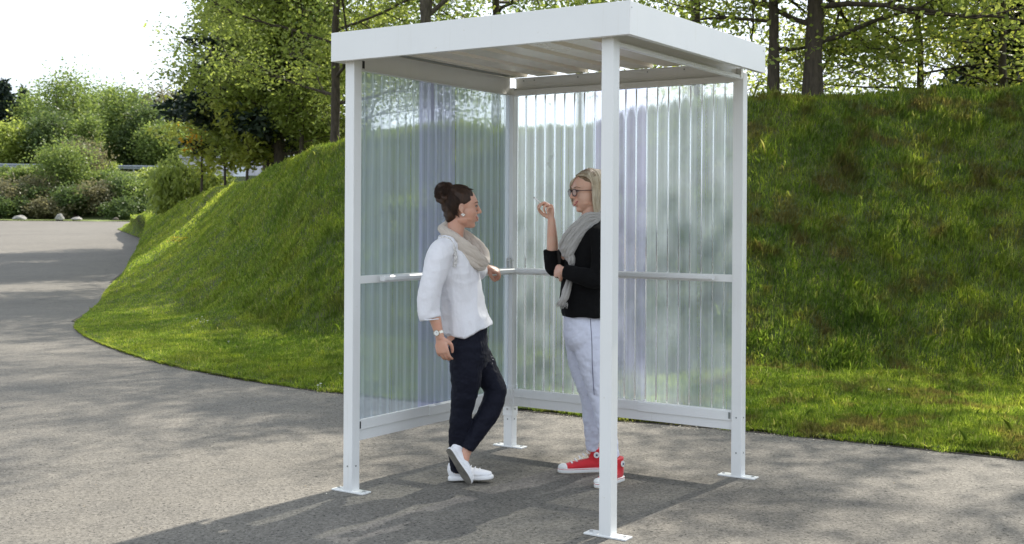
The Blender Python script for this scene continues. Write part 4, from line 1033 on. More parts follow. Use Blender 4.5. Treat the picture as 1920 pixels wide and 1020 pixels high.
def woman_left():
    Y = 6.50; q = Y / F
    blouse_m = m_cloth('blouse_cotton', (0.90, 0.90, 0.94), 300, .8, 9, .6, .03, .03, (1, 1, .35), .1, trans=.15)
    jeans_m = m_cloth('navy_denim', (0.0045, 0.0055, 0.014), 500, .8, 14, .6, .02, .3, (1, 1, .8), .01); jeans_m.node_tree.nodes['Principled BSDF'].inputs['Specular IOR Level'].default_value = .25
    scarf_m = m_cloth('beige_knit', (0.56, 0.49, 0.42), 330, .95, 26, .5, .01, .12, (1, 1, .6), .4)
    hair_m = m_hair('hair_brown', (0.012, 0.006, 0.004), (0.024, 0.012, 0.007), (0.055, 0.026, 0.013))
    white_sh = m_cloth('white_canvas', (0.82, 0.82, 0.84), 400, .8, 20, .15, .005, .03); sole_w = m_simple('white_rubber', (.8, .8, .8), .5, var=.04); sole_b = m_simple('worn_outsole', (.20, .185, .16), .8, var=.3)
    # head frame
    hc = V3(866, 391, Y); yaw = math.radians(9); M4 = Matrix.Translation(hc) @ Matrix.Rotation(yaw, 4, 'Z') @ Matrix.Rotation(math.radians(2), 4, 'Y') @ Matrix.Scale(.98, 4)
    sh_n = V3(829, 470, Y - .165); sh_f = V3(868, 462, Y + .165)
    parts = xform(head_parts(), M4)
    parts.append(tube([hc + Vector((-.018, 0, -.03)), V3(853, 428, Y), V3(846, 455, Y)], [(.052, .050), (.050, .052), (.062, .066)], 20, 5, side=(0, 1, 0)))
    # inner trunk
    parts.append(rings_loft([(V3(842, 0, Y).x, Y, V3(0, 448, Y).z, .05, .06), (V3(848, 0, Y).x, Y, V3(0, 470, Y).z, .085, .15), (V3(853, 0, Y).x, Y, V3(0, 510, Y).z, .10, .145), (V3(862, 0, Y).x, Y, V3(0, 570, Y).z, .09, .12), (V3(872, 0, Y).x, Y, V3(0, 630, Y).z, .095, .135), (V3(878, 0, Y).x, Y, V3(0, 665, Y).z, .085, .14)]))
    # legs (inner)
    hipn = V3(872, 660, Y - .075); hipf = V3(885, 660, Y + .075)
    kn_n = V3(868, 765, Y - .055); an_n = V3(860, 872, Y + .02)
    kn_f = V3(934, 738, Y + .02); an_f = V3(876, 845, Y - .045)
    parts.append(tube([hipn, (hipn + kn_n) / 2, kn_n, (kn_n + an_n) / 2, an_n + Vector((0, 0, -.03))], [.07, .062, .046, .042, .031], 18, 6))
    parts.append(tube([V3(884, 655, Y + .07), V3(900, 680, Y + .073), V3(917, 708, Y + .055), V3(928, 735, Y + .03), V3(918, 768, Y + .005), V3(899, 803, Y - .025), V3(877, 845, Y - .045), V3(872, 862, Y - .055)], [.058, .056, .050, .045, .044, .038, .030, .030], 18, 6))
    # feet stubs inside shoes
    # near arm
    el_n = V3(806, 556, Y - .21); wr_n = V3(826, 632, Y - .215)
    parts.append(tube([sh_n, (sh_n + el_n) / 2, el_n, el_n.lerp(wr_n, .5), wr_n], [.045, .04, .036, .033, (.0235, .021)], 18, 6))
    hd = V3(832, 665, Y - .215) - V3(826, 632, Y - .215)
    parts += hand(wr_n, hd, Vector((-.35, -1, 0)), [(.35, .5, .3), (.45, .55, .35), (.5, .6, .4), (.55, .65, .4)], -1, length=.165, thumb=(.45, .35), w=.074)
    # far arm to the leaning rail
    el_f = V3(893, 512, Y + .42); wr_f = V3(911, 500, Y + .635)
    parts.append(tube([sh_f, sh_f.lerp(el_f, .5), el_f, el_f.lerp(wr_f, .5), wr_f], [.045, .04, .036, .031, (.0235, .021)], 18, 6))
    parts += hand(wr_f, Vector((.85, .25, -.30)), Vector((.1, -.45, .9)), [(.75, 1.1, .7), (.85, 1.2, .8), (.9, 1.2, .8), (1.0, 1.2, .8)], 1, length=.165, thumb=(.6, .7), w=.074)
    root = body_union(parts, .003, 'person', SK1, 5); 
    base = Vector((V3(880, 0, Y).x, Y, 0)); me = root.data; me.transform(Matrix.Translation(-base)); root.location = base
    tag(root, 'woman in white blouse and dark jeans with brown hair bun leaning on the rail', 'person', 'people in the shelter')
    bpy.context.view_layer.update()
    eye_set(M4, root, LASH, (.05, .03, .02), m_simple('brow_brown', (.04, .02, .012), .7), LIP1)
    # hair: cap pulled back to a bun
    def HM(v): return M4 @ Vector(v)
    cap = xform([ellipsoid((-.020, 0, .050), (.098, .078, .085)), ellipsoid((-.050, 0, .015), (.066, .072, .080)), ellipsoid((-.060, 0, -.030), (.045, .056, .058))], M4)
    bun = xform([ellipsoid((-.104, 0, .088), (.046, .05, .054)), ellipsoid((-.122, .012, .060), (.036, .040, .036)), ellipsoid((-.118, -.01, .116), (.03, .03, .028)), ellipsoid((-.082, .0, .122), (.028, .028, .022)), ellipsoid((-.096, -.02, .052), (.04, .036, .036)), ellipsoid((-.085, 0, .078), (.05, .045, .045))], M4)
    # keep the hair off the face
    capc = []
    for v, f in cap:
        v2 = []
        for p in v:
            l = M4.inverted() @ Vector(p)
            lim = .052 + .25 * (l.z - .06) if l.z > .03 else .0
            if l.z < .045: lim = -.012 + (l.z) * 1.2 if l.z > -.01 else -.030
            lim = min(lim, .078)
            if l.x > lim: l.x = lim + (l.x - lim) * .12; l.y *= .965
            v2.append(M4 @ l)
        capc.append((np.array([p[:] for p in v2]), f))
    hair = body_union(capc + bun, .004, 'hair', hair_m, 2, lambda p: .0045 * mnoise.noise(Vector((p.x * 34, p.y * 34, p.z * 44))) * (1 + 1.6 * max(0, min(1, (hc.x - .075 - p.x) * 30))), root)
    R = random.Random(5); ps = []
    for i in range(1300):    # strands swept from the hairline to the bun
        a = R.uniform(-1.5, 1.5); y0 = math.sin(a) * .066; z0 = .055 + math.cos(a) * .055 if abs(a) < 1.25 else R.uniform(-.055, .045)
        x0 = R.uniform(-.03, .066 - abs(y0) * .75) if z0 > .045 else R.uniform(-.045, -.018)
        st = Vector((x0, y0, z0)); en = Vector((-.085 + R.uniform(-.02, .01), y0 * .35, .085 + R.uniform(-.03, .03))); pts = []
        for k in range(8):
            t = k / 7; p = st.lerp(en, t); c = Vector((-.022, 0, .030)); dirv = (p - c); r = Vector((dirv.x / .103, dirv.y / .0815, dirv.z / .105)).length
            if r < 1 and t < .85: p = c + dirv / max(r, .3) * 1.0
            pts.append(HM(p + Vector((0, 0, R.uniform(-.001, .002)))))
        ps.append((pts, .0009, .0007))
    for i in range(700):    # messy bun
        c = Vector((-.108, 0, .088)); a = R.uniform(0, 6.28); b = R.uniform(0, 6.28); u = Vector((math.cos(a), math.sin(a) * .9, R.uniform(-.9, .9))).normalized(); w_ = u.cross(Vector((R.gauss(0, 1), R.gauss(0, 1), R.gauss(0, 1)))).normalized(); pts = []
        for k in range(7):
            t = b + k * .35; r = .050 + .003 * math.sin(k * 1.7 + i) + R.uniform(0, .002) * (k == 6) * 3
            pts.append(HM(c + Vector(((u * math.cos(t) + w_ * math.sin(t)).x * r, (u * math.cos(t) + w_ * math.sin(t)).y * r, (u * math.cos(t) + w_ * math.sin(t)).z * r * 1.12))))
        ps.append((pts, .0012, .0006))
    for i in range(60):     # flyaway hairs at the nape and crown
        st = Vector((-.09 + R.uniform(-.01, .03), R.uniform(-.05, .05), R.uniform(-.06, .12))); dv = Vector((R.uniform(-1, -.1), R.uniform(-.4, .4), R.uniform(-.6, .7))) * .028
        ps.append(([HM(st), HM(st + dv * .5), HM(st + dv + Vector((0, 0, R.uniform(-.012, .01))))], .0008, .0004))
    strands(ps, 'hair_strands', hair_m, hair)
    # earring
    m = MB()
    for dx, dz in ((.0, 0), (.008, -.004), (-.006, -.003), (.002, -.009)):
        for v, f in xform([ellipsoid((-.002 + dx, -.0785, -.032 + dz), (.0055, .003, .0055), nu=10, nv=8)], M4): m.add(v, f)
    m.build('earring', m_simple('silver_pearl', (.8, .76, .7), .25, .6), root, True)
    # jeans
    jp = [rings_loft([(V3(880, 0, Y).x, Y, V3(0, 606, Y).z, .100, .135), (V3(879, 0, Y).x, Y, V3(0, 632, Y).z, .108, .155), (V3(880, 0, Y).x, Y, V3(0, 660, Y).z, .110, .165), (V3(881, 0, Y).x, Y, V3(0, 682, Y).z, .095, .15)])]
    jp.append(tube([V3(876, 650, Y - .07), V3(876, 692, Y - .078), V3(874, 730, Y - .07), V3(868, 768, Y - .055), V3(864, 805, Y - .03), V3(861, 845, Y - .005), V3(860, 882, Y + .02)], [(.095, .098), (.092, .090), (.080, .077), (.062, .062), (.060, .060), (.050, .052), (.042, .041)], 24, 6, side=(0, 1, 0), dome=False))
    jp.append(tube([V3(882, 650, Y + .07), V3(900, 678, Y + .075), V3(919, 708, Y + .055), V3(931, 733, Y + .03), V3(921, 768, Y + .005), V3(900, 803, Y - .025), V3(878, 842, Y - .045)], [(.092, .092), (.086, .084), (.076, .070), (.064, .062), (.062, .062), (.054, .054), (.042, .038)], 24, 6, side=(0, 1, 0), dome=False))
    def jd(p): return .0045 * mnoise.noise(Vector((p.x * 14, p.y * 14, p.z * 32))) + .002 * mnoise.noise(p * 60)
    jn = body_union(jp, .005, 'jeans', jeans_m, 3, jd, root)
    # side seam of the near leg
    # blouse
    bp = [rings_loft([(V3(842, 0, Y).x, Y, V3(0, 436, Y).z, .055, .065), (V3(845, 0, Y).x, Y, V3(0, 452, Y).z, .080, .125), (V3(850, 0, Y).x, Y, V3(0, 470, Y).z, .108, .175), (V3(856, 0, Y).x, Y, V3(0, 505, Y).z, .124, .175), (V3(863, 0, Y).x, Y, V3(0, 540, Y).z, .124, .165), (V3(869, 0, Y).x, Y, V3(0, 575, Y).z, .127, .160), (V3(875, 0, Y).x, Y, V3(0, 600, Y).z, .136, .170), (V3(877, 0, Y).x, Y, V3(0, 616, Y).z, .138, .174)])]
    bp.append(tube([V3(842, 458, Y - .12), V3(826, 476, Y - .18), V3(816, 510, Y - .205), V3(806, 548, Y - .215), V3(804, 578, Y - .218), V3(808, 596, Y - .218)], [.062, .068, .066, .062, (.050, .056), (.047, .054)], 22, 6, dome=False))
    bp.append(tube([V3(860, 462, Y + .12), V3(868, 474, Y + .19), V3(880, 498, Y + .30), V3(893, 510, Y + .42), V3(900, 506, Y + .50)], [.06, .06, .056, .052, .05], 20, 6, side=(0, 0, 1), dome=False))
    def bd(p):
        l = p - Vector((V3(860, 0, Y).x, Y, 0)); zz = p.z
        k = max(0, 1 - max(0, zz - V3(0, 560, Y).z) * 6)       # looser towards the hem
        return (.003 + .009 * k) * (.5 - abs(mnoise.noise(Vector((p.x * 13, p.y * 13, p.z * 3.2)))) * 2) + .007 * (.3 - abs(mnoise.noise(Vector((p.x * 8 + 3, p.y * 8, p.z * 16))))) + .0012 * mnoise.noise(p * 70)
    bl = body_union(bp, .005, 'blouse', blouse_m, 3, bd, root)
    # hem droops to the back: cut by moving the lowest verts
    for v in bl.data.vertices:
        if v.co.z < V3(0, 590, Y).z and v.co.x > V3(829, 0, Y).x:
            u_ = (v.co.x - V3(835, 0, Y).x) / (V3(915, 0, Y).x - V3(835, 0, Y).x); f_ = (V3(0, 590, Y).z - v.co.z) / (V3(0, 590, Y).z - V3(0, 616, Y).z)
            v.co.z -= f_ * (.022 * math.sin(max(0, min(1, u_ * 1.15)) ** .7 * math.pi) - .026 * max(0, u_ - .55) / .45 * 1.2)
    # lace bands: openwork strips round the armhole
    lace = m_simple('lace', (.62, .60, .58), .9, 0, 140, .5, .8, .004); m = MB()
    for v, f in [tube([V3(826, 447, Y - .165), V3(840, 448, Y - .178), V3(850, 462, Y - .190), V3(855, 482, Y - .188), V3(852, 500, Y - .185)], [(.003, .011)] * 5, 10, 5, side=(0, -1, .3))]: m.add(v, f)
    m.build('lace_trim', lace, bl, True)
    m = MB()
    for v, f in [tube([V3(790, 597, Y - .2), V3(800, 600, Y - .272), V3(823, 598, Y - .262)], [.003] * 3, 8, 5)]: m.add(v, f)
    m.build('cuff_hem', blouse_m, bl, True)
    # scarf: tilted loop of pleats
    import cmath
    paths = []; R = random.Random(3)
    for k in range(9):
        o1 = k / 8.0; near = []; rad = []
        pts2 = [(838, 415 + 10 * o1, -.02 * o1), (831 - 4 * math.sin(o1 * 3.1), 425 + 8 * o1, -.06), (840 - 3 * o1 + 8 * (1 - o1), 438 + 8 * o1, -.105), (858 + 8 * (1 - o1) - 2 * o1, 452 + 16 * o1, -.135), (880 + 9 * (1 - o1), 470 + 22 * o1, -.120), (900 + 6 * (1 - o1), 486 + 16 * o1, -.07), (906 + 6 * (1 - o1), 487 + 14 * o1, .0), (902 + 7 * (1 - o1), 468 + 14 * o1, .06), (889 + 3 * (1 - o1), 450 + 10 * o1, .09), (872, 436 + 6 * o1, .10), (852, 424 + 6 * o1, .075), (838, 415 + 10 * o1, .03)]
        near = [V3(a + R.uniform(-1, 1), b + R.uniform(-1, 1), Y + c + .008 * (k % 2)) for a, b, c in pts2]; rr = .0125 + .005 * R.random()
        paths.append((near, [rr * .8, rr * .9, rr, rr * 1.15, rr * 1.2, rr * 1.15, rr * 1.1, rr, rr * .9, rr * .9, rr * .8, rr * .8]))
    scarf_mesh(paths, 'scarf', scarf_m, root, .004)
    # watch
    wp = wr_n.lerp(el_n, .12); ax = (el_n - wr_n).normalized(); m = MB()
    sidev = Vector((-.35, -1, 0)); sidev = (sidev - ax * sidev.dot(ax)).normalized(); cr = ax.cross(sidev)
    n = 20; vs = []
    for zo, rr in ((-.007, 1.0), (-.007, 1.08), (.007, 1.08), (.007, 1.0)):
        vs += [wp + ax * zo + (sidev * math.cos(t) * .0235 + cr * math.sin(t) * .0265) * rr for t in [2 * math.pi * i / n for i in range(n)]]
    m.add(vs, [(a * n + i, a * n + (i + 1) % n, ((a + 1) % 4) * n + (i + 1) % n, ((a + 1) % 4) * n + i) for a in range(4) for i in range(n)])
    wt = m.build('wrist_watch', m_simple('watch_steel', (.6, .57, .5), .3, .9), root)
    m = MB(); m.cyl(wp + sidev * .022, sidev, .0165, .008, 24); m.build('watch_case', m_simple('watch_gold', (.62, .56, .45), .25, .95), wt)
    m = MB(); m.cyl(wp + sidev * .0302, sidev, .0135, .0006, 24); dial = m.build('watch_dial', m_simple('dial', (.8, .8, .78), .3, var=.03), wt)
    m = MB(); c = wp + sidev * .0311
    for dv, L in ((ax, .009), (cr, .007)): m.box(c - dv * .001 - cr.cross(sidev) * 0 - (cr if dv is ax else ax) * .0004, dv * L, (cr if dv is ax else ax) * .0008, sidev * .0004)
    m.build('watch_hands', LASH, wt)
    # shoes
    mats = [white_sh, sole_w, white_sh, sole_b, M['dark'], M['dark']]
    shoe(None, root, 'low', mats, V3(843, 900, Y + .03), V3(927, 897, Y - .005) , (0, 0, 1))
    toe = V3(884, 907, Y - .075); heel = V3(842, 841, Y - .085)
    shoe(None, root, 'low', mats, heel, toe, Vector((.72, .62, .30)))
    return root
woman_left()

def woman_right():
    Y = 6.68
    knit = m_cloth('black_knit', (0.005, 0.005, 0.0055), 180, .95, 10, .7, .025, .3, (1, 1, .5), .01); knit.node_tree.nodes['Principled BSDF'].inputs['Specular IOR Level'].default_value = .15
    jeans_m = m_cloth('pale_denim', (0.62, 0.64, 0.75), 420, .8, 13, .5, .015, .10, (1, 1, .7), .1)
    scarf_m = m_cloth('grey_scarf', (0.36, 0.345, 0.325), 330, .95, 30, .5, .01, .15, (1, 1, .6), .4)
    hair_m = m_hair('hair_blond', (0.42, 0.32, 0.19), (0.70, 0.60, 0.43), (0.88, 0.82, 0.68)); root_m = m_hair('hair_roots', (0.10, 0.06, 0.03), (0.22, 0.14, 0.08), (0.40, 0.30, 0.19))
    red = m_cloth('red_canvas', (0.60, 0.02, 0.03), 400, .8, 20, .15, .004, .08); wr_ = m_simple('white_rubber_sole', (.78, .78, .76), .45, var=.04); lc = m_simple('lace_white', (.8, .8, .78), .8, var=.05); ob_ = m_simple('outsole_tan', (.3, .22, .15), .8); navy = m_simple('navy_print', (.03, .04, .12), .6); rs_ = m_simple('red_stripe', (.5, .02, .03), .5)
    hc = V3(1101, 361, Y); M4 = Matrix.Translation(hc) @ Matrix.Rotation(math.radians(180 + 22), 4, 'Z') @ Matrix.Rotation(math.radians(7), 4, 'Y') @ Matrix.Scale(.99, 4)
    parts = xform(head_parts(), M4)
    parts.append(tube([hc + Vector((.015, 0, -.03)), V3(1107, 402, Y), V3(1113, 425, Y)], [(.05, .05), (.05, .05), (.06, .065)], 20, 5, side=(0, 1, 0)))
    X = lambda px: V3(px, 0, Y).x
    Zp = lambda py: V3(960 + 150, py, Y).z
    parts.append(rings_loft([(X(1113), Y, Zp(420), .05, .06), (X(1112), Y, Zp(442), .085, .15), (X(1108), Y, Zp(480), .10, .15), (X(1106), Y, Zp(540), .09, .12), (X(1100), Y, Zp(600), .09, .135), (X(1098), Y, Zp(640), .08, .14)]))
    sh_f = V3(1098, 445, Y + .17); el_f = V3(1038, 503, Y + .02); wr_f = V3(1034, 413, Y + .0)
    sh_n = V3(1127, 445, Y - .17); el_n = V3(1122, 520, Y - .21); wr_n = V3(1056, 508, Y - .15)
    parts.append(tube([sh_f, sh_f.lerp(el_f, .5), el_f, el_f.lerp(wr_f, .5), wr_f], [.042, .036, .030, .032, (.0245, .022)], 18, 6))
    parts.append(tube([sh_n, sh_n.lerp(el_n, .5), el_n, el_n.lerp(wr_n, .5), wr_n], [.045, .04, .036, .034, (.0245, .022)], 18, 6))
    # raised hand: back of hand to the right and front, fingers curled around the cigarette
    hand_d = Vector((-.10, -.05, 1)); parts += hand(wr_f, hand_d, Vector((.88, .38, .05)), [(.85, .80, .45), (.95, 1.0, .6), (1.35, 1.3, .8), (1.5, 1.3, .8)], 1, length=.165, thumb=(.95, .8), w=.072); cig = (HJ[0][3].lerp(HJ[1][3], .5) + Vector((0, 0, .001)), HJ[0][2].lerp(HJ[1][2], .5))
    parts += hand(wr_n, Vector((-.42, .90, -.02)), Vector((-.88, -.4, .25)), [(.5, .6, .4), (.55, .7, .4), (.6, .7, .4), (.7, .7, .4)], -1, length=.165, thumb=(.4, .4), w=.074)
    # legs
    leg_a = [V3(1096, 640, Y + .06), V3(1098, 700, Y + .055), V3(1108, 745, Y + .06), V3(1112, 800, Y + .09), V3(1113, 850, Y + .12)]
    leg_b = [V3(1103, 640, Y - .08), V3(1112, 700, Y - .09), V3(1128, 748, Y - .10), V3(1142, 810, Y - .11), V3(1153, 864, Y - .125)]
    for L in (leg_a, leg_b): parts.append(tube(L, [.07, .06, .046, .042, .03], 18, 6))
    root = body_union(parts, .003, 'person', SK2, 5)
    base = Vector((X(1110), Y, 0)); root.data.transform(Matrix.Translation(-base)); root.location = base
    tag(root, 'blond woman with glasses in black sweater, grey scarf and red shoes, holding up a cigarette', 'person', 'people in the shelter')
    bpy.context.view_layer.update()
    eye_set(M4, root, LASH, (.06, .08, .1), m_simple('brow_blond', (.16, .10, .05), .7), LIP2)
    def HM(v): return M4 @ Vector(v)
    # bob hair: cap plus long strands to the jaw, parted on top
    cap = xform([ellipsoid((-.022, 0, .050), (.096, .080, .084)), ellipsoid((-.052, 0, .0), (.062, .074, .085)), ellipsoid((-.045, 0, -.055), (.055, .068, .060))], M4); cc = []
    for v, f in cap:
        v2 = []
        for p in v:
            l = M4.inverted() @ Vector(p); lim = .060 if l.z > .075 else (.035 if l.z > .05 else -.002)
            if l.x > lim: l.x = lim + (l.x - lim) * .12; l.y *= .97
            v2.append((M4 @ l)[:])
        cc.append((np.array(v2), f))
    hair = body_union(cc, .004, 'hair', root_m, 2, lambda p: .002 * mnoise.noise(p * 60), root)
    R = random.Random(9); ps = []; pr = []
    for i in range(2100):
        sgn = R.choice((1, -1)); px_ = R.uniform(-.085, .066); y0 = .012 + R.uniform(-.006, .006)   # parting line
        fr_ = (px_ + .085) / .151
        # root on the parting, over the cap, then hanging
        az = math.pi * (.5 + (.5 - fr_) * .95)         # 0 = front, pi = back for hanging position
        az = max(.42 * math.pi, az) if sgn < 0 else max(.44 * math.pi, az)
        rx_, ry_ = .106 + R.uniform(-.006, .004), .088 + R.uniform(-.006, .004)
        out = Vector((math.cos(az) * rx_ - .016, sgn * math.sin(az) * ry_ + R.uniform(-.003, .003), 0)); endz = -.100 + R.uniform(-.022, .014) - .012 * math.cos(az)
        st = Vector((px_, y0 * 1, .133 - .35 * max(0, px_) ** 1.2 - abs(px_ + .02) * .22)); pts = []
        for k in range(11):
            t = k / 10
            if t < .4:
                s_ = t / .4; a = s_ * math.pi / 2; p = Vector((st.x + (out.x - st.x) * math.sin(a) * .95, st.y + (out.y - st.y) * math.sin(a), .05 + (st.z - .05) * math.cos(a) ** .9 * 1.0 + .004))
            else:
                s_ = (t - .4) / .6; p = Vector((out.x * (1 - .03 * s_), out.y * (1.0 - .10 * s_ ** 2), .05 + (endz - .05) * s_)); p.x += .010 * math.sin(s_ * 3 + px_ * 40) * s_
            pts.append(HM(p))
        ps.append((pts, .0019, .0010))
        if i % 4 == 0: pr.append(([p + Vector((0, 0, .0012)) for p in pts[:5]], .0018, .0008))
    for i in range(160):     # fringe swept across the far side of the forehead
        px_ = R.uniform(.02, .066); st = Vector((px_, .012, .125 - .4 * px_)); pts = []
        e = Vector((.060 + R.uniform(-.012, .006), -.066 + R.uniform(-.008, .008), -.03 + R.uniform(-.05, .02)))
        for k in range(8):
            t = k / 7; p = st.lerp(e, t); p += Vector((.026 * math.sin(t * 3.1), -.012 * math.sin(t * 3.1), .016 * math.sin(t * 3.14))); pts.append(HM(p))
        ps.append((pts, .0019, .0009))
    strands(ps, 'hair_strands', hair_m, hair); strands(pr, 'hair_roots', root_m, hair)
    # glasses
    fr_m = m_simple('glasses_frame', (.035, .015, .02), .25); m = MB()
    for s in (1, -1):
        c = Vector((.098, s * .031, .010)); n_ = 24; ring = []
        for k in range(n_ + 1):
            a = 2 * math.pi * k / n_; ring.append(HM(c + Vector((-.006 * abs(math.cos(a)) * (1 if math.cos(a) * s > 0 else 0), math.cos(a) * .0245, math.sin(a) * .0195 - .001))))
        v, f = tube(ring, [.0027] * len(ring), 8, 2, side=(0, 0, 1), dome=False); m.add(v, f)
        v, f = tube([HM((.096, s * .055, .018)), HM((.06, s * .074, .017)), HM((-.005, s * .081, .012))], [(.0022, .004)] * 3, 8, 5, side=(0, 0, 1)); m.add(v, f)
    v, f = tube([HM((.100, .009, .014)), HM((.103, 0, .017)), HM((.100, -.009, .014))], [.0018] * 3, 8, 4); m.add(v, f)
    gl = m.build('glasses', fr_m, root, True)
    lens_m = NT('lens'); lens_m.setp(Base_Color=(.93, .95, .97), Roughness=.02, Alpha=.12); lm = lens_m.mat
    for s in (1, -1):
        m = MB(); m.cyl(HM((.0975, s * .031, .009)), M4.to_3x3() @ Vector((1, 0, 0)), .0215, .001, 24); m.build('lens', lm, gl)
    # jeans
    jp = [rings_loft([(X(1100), Y, Zp(585), .120, .145), (X(1100), Y, Zp(610), .128, .165), (X(1101), Y, Zp(635), .128, .170), (X(1102), Y, Zp(655), .10, .15)])]
    jp.append(tube([V3(1092, 628, Y + .075), V3(1094, 675, Y + .075), V3(1103, 715, Y + .06), V3(1111, 748, Y + .06), V3(1113, 785, Y + .08), V3(1113, 820, Y + .10), V3(1113, 842, Y + .115)], [(.092, .100), (.085, .086), (.070, .073), (.056, .062), (.052, .056), (.044, .042), (.042, .036)], 24, 6, side=(0, 1, 0), dome=False))
    jp.append(tube([V3(1108, 630, Y - .08), V3(1114, 675, Y - .09), V3(1122, 715, Y - .095), V3(1129, 750, Y - .10), V3(1140, 800, Y - .11), V3(1152, 858, Y - .125)], [(.092, .105), (.085, .090), (.072, .075), (.056, .060), (.050, .054), (.040, .038)], 24, 6, side=(0, 1, 0), dome=False))
    def jd(p): return .004 * mnoise.noise(Vector((p.x * 22 + p.z * 9, p.y * 16, p.z * 24))) + .002 * mnoise.noise(Vector((p.x * 50, p.y * 40, p.z * 60)))
    jn = body_union(jp, .005, 'jeans', jeans_m, 3, jd, root)
    m = MB(); v, f = tube([V3(1108, 598, Y - .235), V3(1111, 640, Y - .243), V3(1112, 680, Y - .185), V3(1114, 715, Y - .172), V3(1116, 740, Y - .16)], [(.0022, .0022)] * 5, 8, 5); m.add(v, f); m.build('side_seam', m_simple('seam', (.12, .12, .18), .8), jn, True)
    # sweater
    bp = [rings_loft([(X(1114), Y, Zp(412), .055, .065), (X(1114), Y, Zp(428), .085, .13), (X(1112), Y, Zp(446), .115, .18), (X(1107), Y, Zp(485), .142, .185), (X(1103), Y, Zp(525), .150, .175), (X(1100), Y, Zp(560), .152, .178), (X(1102), Y, Zp(583), .148, .182), (X(1103), Y, Zp(592), .140, .178)])]
    bp.append(tube([V3(1108, 440, Y + .13), V3(1085, 458, Y + .19), V3(1055, 486, Y + .11), V3(1040, 501, Y + .025), V3(1036, 492, Y + .02), V3(1034, 468, Y + .014)], [.064, .062, .056, .051, .049, .045], 22, 6, side=(0, 1, 0), dome=False))
    bp.append(tube([V3(1120, 438, Y - .12), V3(1130, 460, Y - .18), V3(1128, 500, Y - .21), V3(1120, 522, Y - .22), V3(1096, 519, Y - .225), V3(1060, 509, Y - .165)], [.064, .064, .058, .056, .050, .042], 22, 6, side=(0, 1, 0), dome=False))
    def bd(p): return .006 * mnoise.noise(Vector((p.x * 12, p.y * 12, p.z * 9))) + .003 * mnoise.noise(Vector((p.x * 30, p.y * 30, p.z * 30)))
    sw = body_union(bp, .005, 'sweater', knit, 3, bd, root)
    # scarf
    paths = []
    for k in range(12):
        o1 = k / 11.0
        a = [(1127, 400 + 14 * o1, .06), (1121, 402 + 14 * o1, -.05), (1100 + 2 * o1, 403 + 30 * o1, -.115), (1078 + 6 * o1, 420 + 34 * o1, -.15), (1060 + 12 * o1, 440 + 34 * o1, -.165), (1051 + 16 * o1, 461 + 24 * o1, -.14), (1058 + 13 * o1, 470 + 16 * o1, -.10 + .05 * o1), (1070 + 5 * o1, 448 + 10 * o1, .03), (1088, 415 + 12 * o1, .09), (1110, 402 + 10 * o1, .10)]
        rr = .0125 + .005 * R.random(); paths.append(([V3(x + R.uniform(-1, 1), y + R.uniform(-1, 1), Y + c + .01 * (k % 2)) for x, y, c in a], [rr] * len(a)))
    for k in range(4):      # hanging end
        o1 = k / 3.0; a = [(1066 + 6 * o1, 468, -.15), (1069 + 6 * o1, 490, -.155), (1068 + 6 * o1, 512, -.10), (1063 + 7 * o1, 535, -.15), (1057 + 6 * o1, 556, -.185), (1050 + 9 * o1, 570, -.18)]
        rr = .013 + .003 * R.random(); paths.append(([V3(x, y, Y + c + .01 * (k % 2)) for x, y, c in a], [rr * .9, rr, rr * .8, rr, rr * 1.1, rr * .8]))
    sf = scarf_mesh(paths, 'scarf', scarf_m, root, .004, seed=5)
    ps = []
    for i in range(46):
        x0 = 1046 + R.random() * 20; y0 = 566 + (x0 - 1046) * .15 + R.uniform(-2, 3); a = V3(x0, y0, Y - .18 + R.uniform(-.01, .01)); b = V3(x0 - 2 + R.uniform(-3, 3), y0 + R.uniform(5, 11), Y - .18); ps.append(([a, a.lerp(b, .5) + Vector((R.uniform(-.004, .004), 0, 0)), b], .0016, .0008))
    strands(ps, 'fringe', scarf_m, sf)
    # shoes
    mats = [red, wr_, lc, ob_, rs_, navy]
    hA = V3(1134, 882, Y + .12); tA = V3(1050, 882, Y + .085); hA.z = tA.z = .003
    shoe(None, root, 'high', mats, hA, tA, (0, 0, 1))
    hB = V3(1168, 0, Y - .10); tB = hB + Vector((-.150, -.21, 0)); hB.z = tB.z = .003
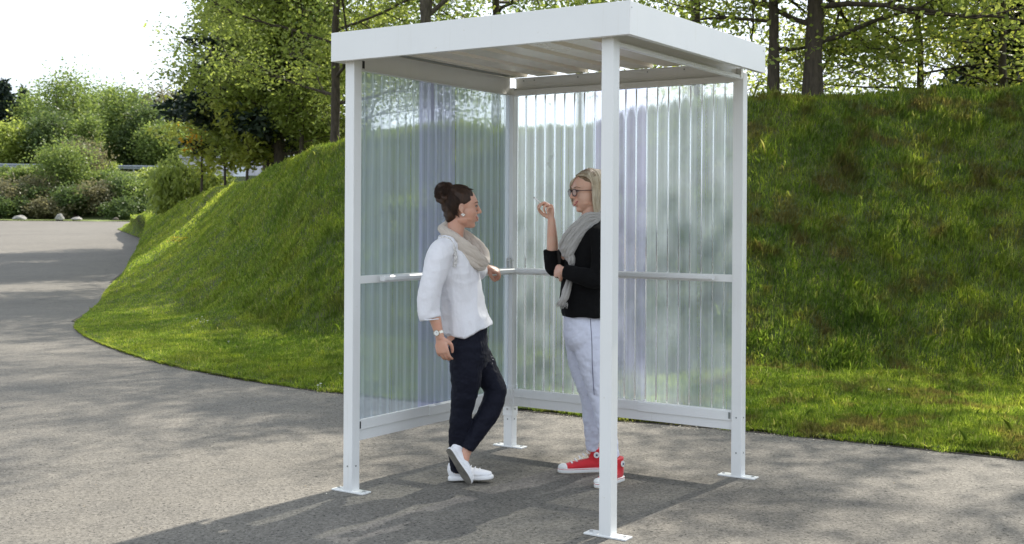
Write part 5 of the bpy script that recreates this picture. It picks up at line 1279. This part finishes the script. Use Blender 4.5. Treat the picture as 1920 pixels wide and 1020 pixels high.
    tB = hB + (tB - hB).normalized() * .262
    shoe(None, root, 'high', mats, hB, tB, (0, 0, 1))
    # cigarette between index and middle finger
    dv = Vector((-.72, -.30, .60)).normalized(); mid = cig[0].lerp(cig[1], .35)
    c1 = mid - dv * .020; c0 = c1 + dv * .082
    ce = empty('cigarette', c1, 'lit white cigarette held between the fingers of the raised hand', 'cigarette')
    m = MB(); m.cyl(c1, dv, .004, .024, 12); m.build('filter', m_simple('filter_tan', (.62, .40, .2), .8), ce)
    m = MB(); m.cyl(c1 + dv.normalized() * .024, dv, .0038, .054, 12); m.build('paper_tube', m_simple('paper', (.85, .85, .85), .8, var=.02), ce)
    m = MB(); m.cyl(c1 + dv.normalized() * .078, dv, .0037, .005, 12); m.build('ash', m_simple('ash_grey', (.25, .24, .23), .9), ce)
    # smoke: thin curling wisps
    t = NT('smoke'); t.t.nodes.remove(t.b); vol = t.n('VolumePrincipled', i_Density=26.0, i_Anisotropy=.5); vol.inputs['Color'].default_value = (.9, .93, 1, 1); t.l(vol.outputs[0], t.out.inputs['Volume'])
    nz = t.noise(t.coord(), 28, 3); mr = t.n('MapRange', i_1=.42, i_2=.68, i_3=0, i_4=16); t.l(nz, mr.inputs[0]); t.l(mr.outputs[0], vol.inputs['Density'])
    tip = c0 + dv.normalized() * .003; wisps = []
    a = [tip, tip.lerp(V3(1022, 345, Y), .6), V3(1027, 343, Y + .01), V3(1024, 330, Y + .01), V3(1031, 318, Y), V3(1028, 305, Y - .01), V3(1036, 292, Y)]
    wisps.append(tube(a, [.001, .004, .008, .011, .013, .015, .012], 12, 6))
    a = [V3(1050, 334, Y - .02), V3(1055, 326, Y - .02), V3(1062, 324, Y - .02), V3(1068, 326, Y - .02)]; wisps.append(tube(a, [.002, .004, .004, .003], 10, 6))
    m = MB()
    for v, f in wisps: m.add(v, f)
    sm = m.build('smoke', t.mat, None, True); tag(sm, 'thin wisps of cigarette smoke curling up from the tip', 'smoke', kind='stuff')
    return root
woman_right()
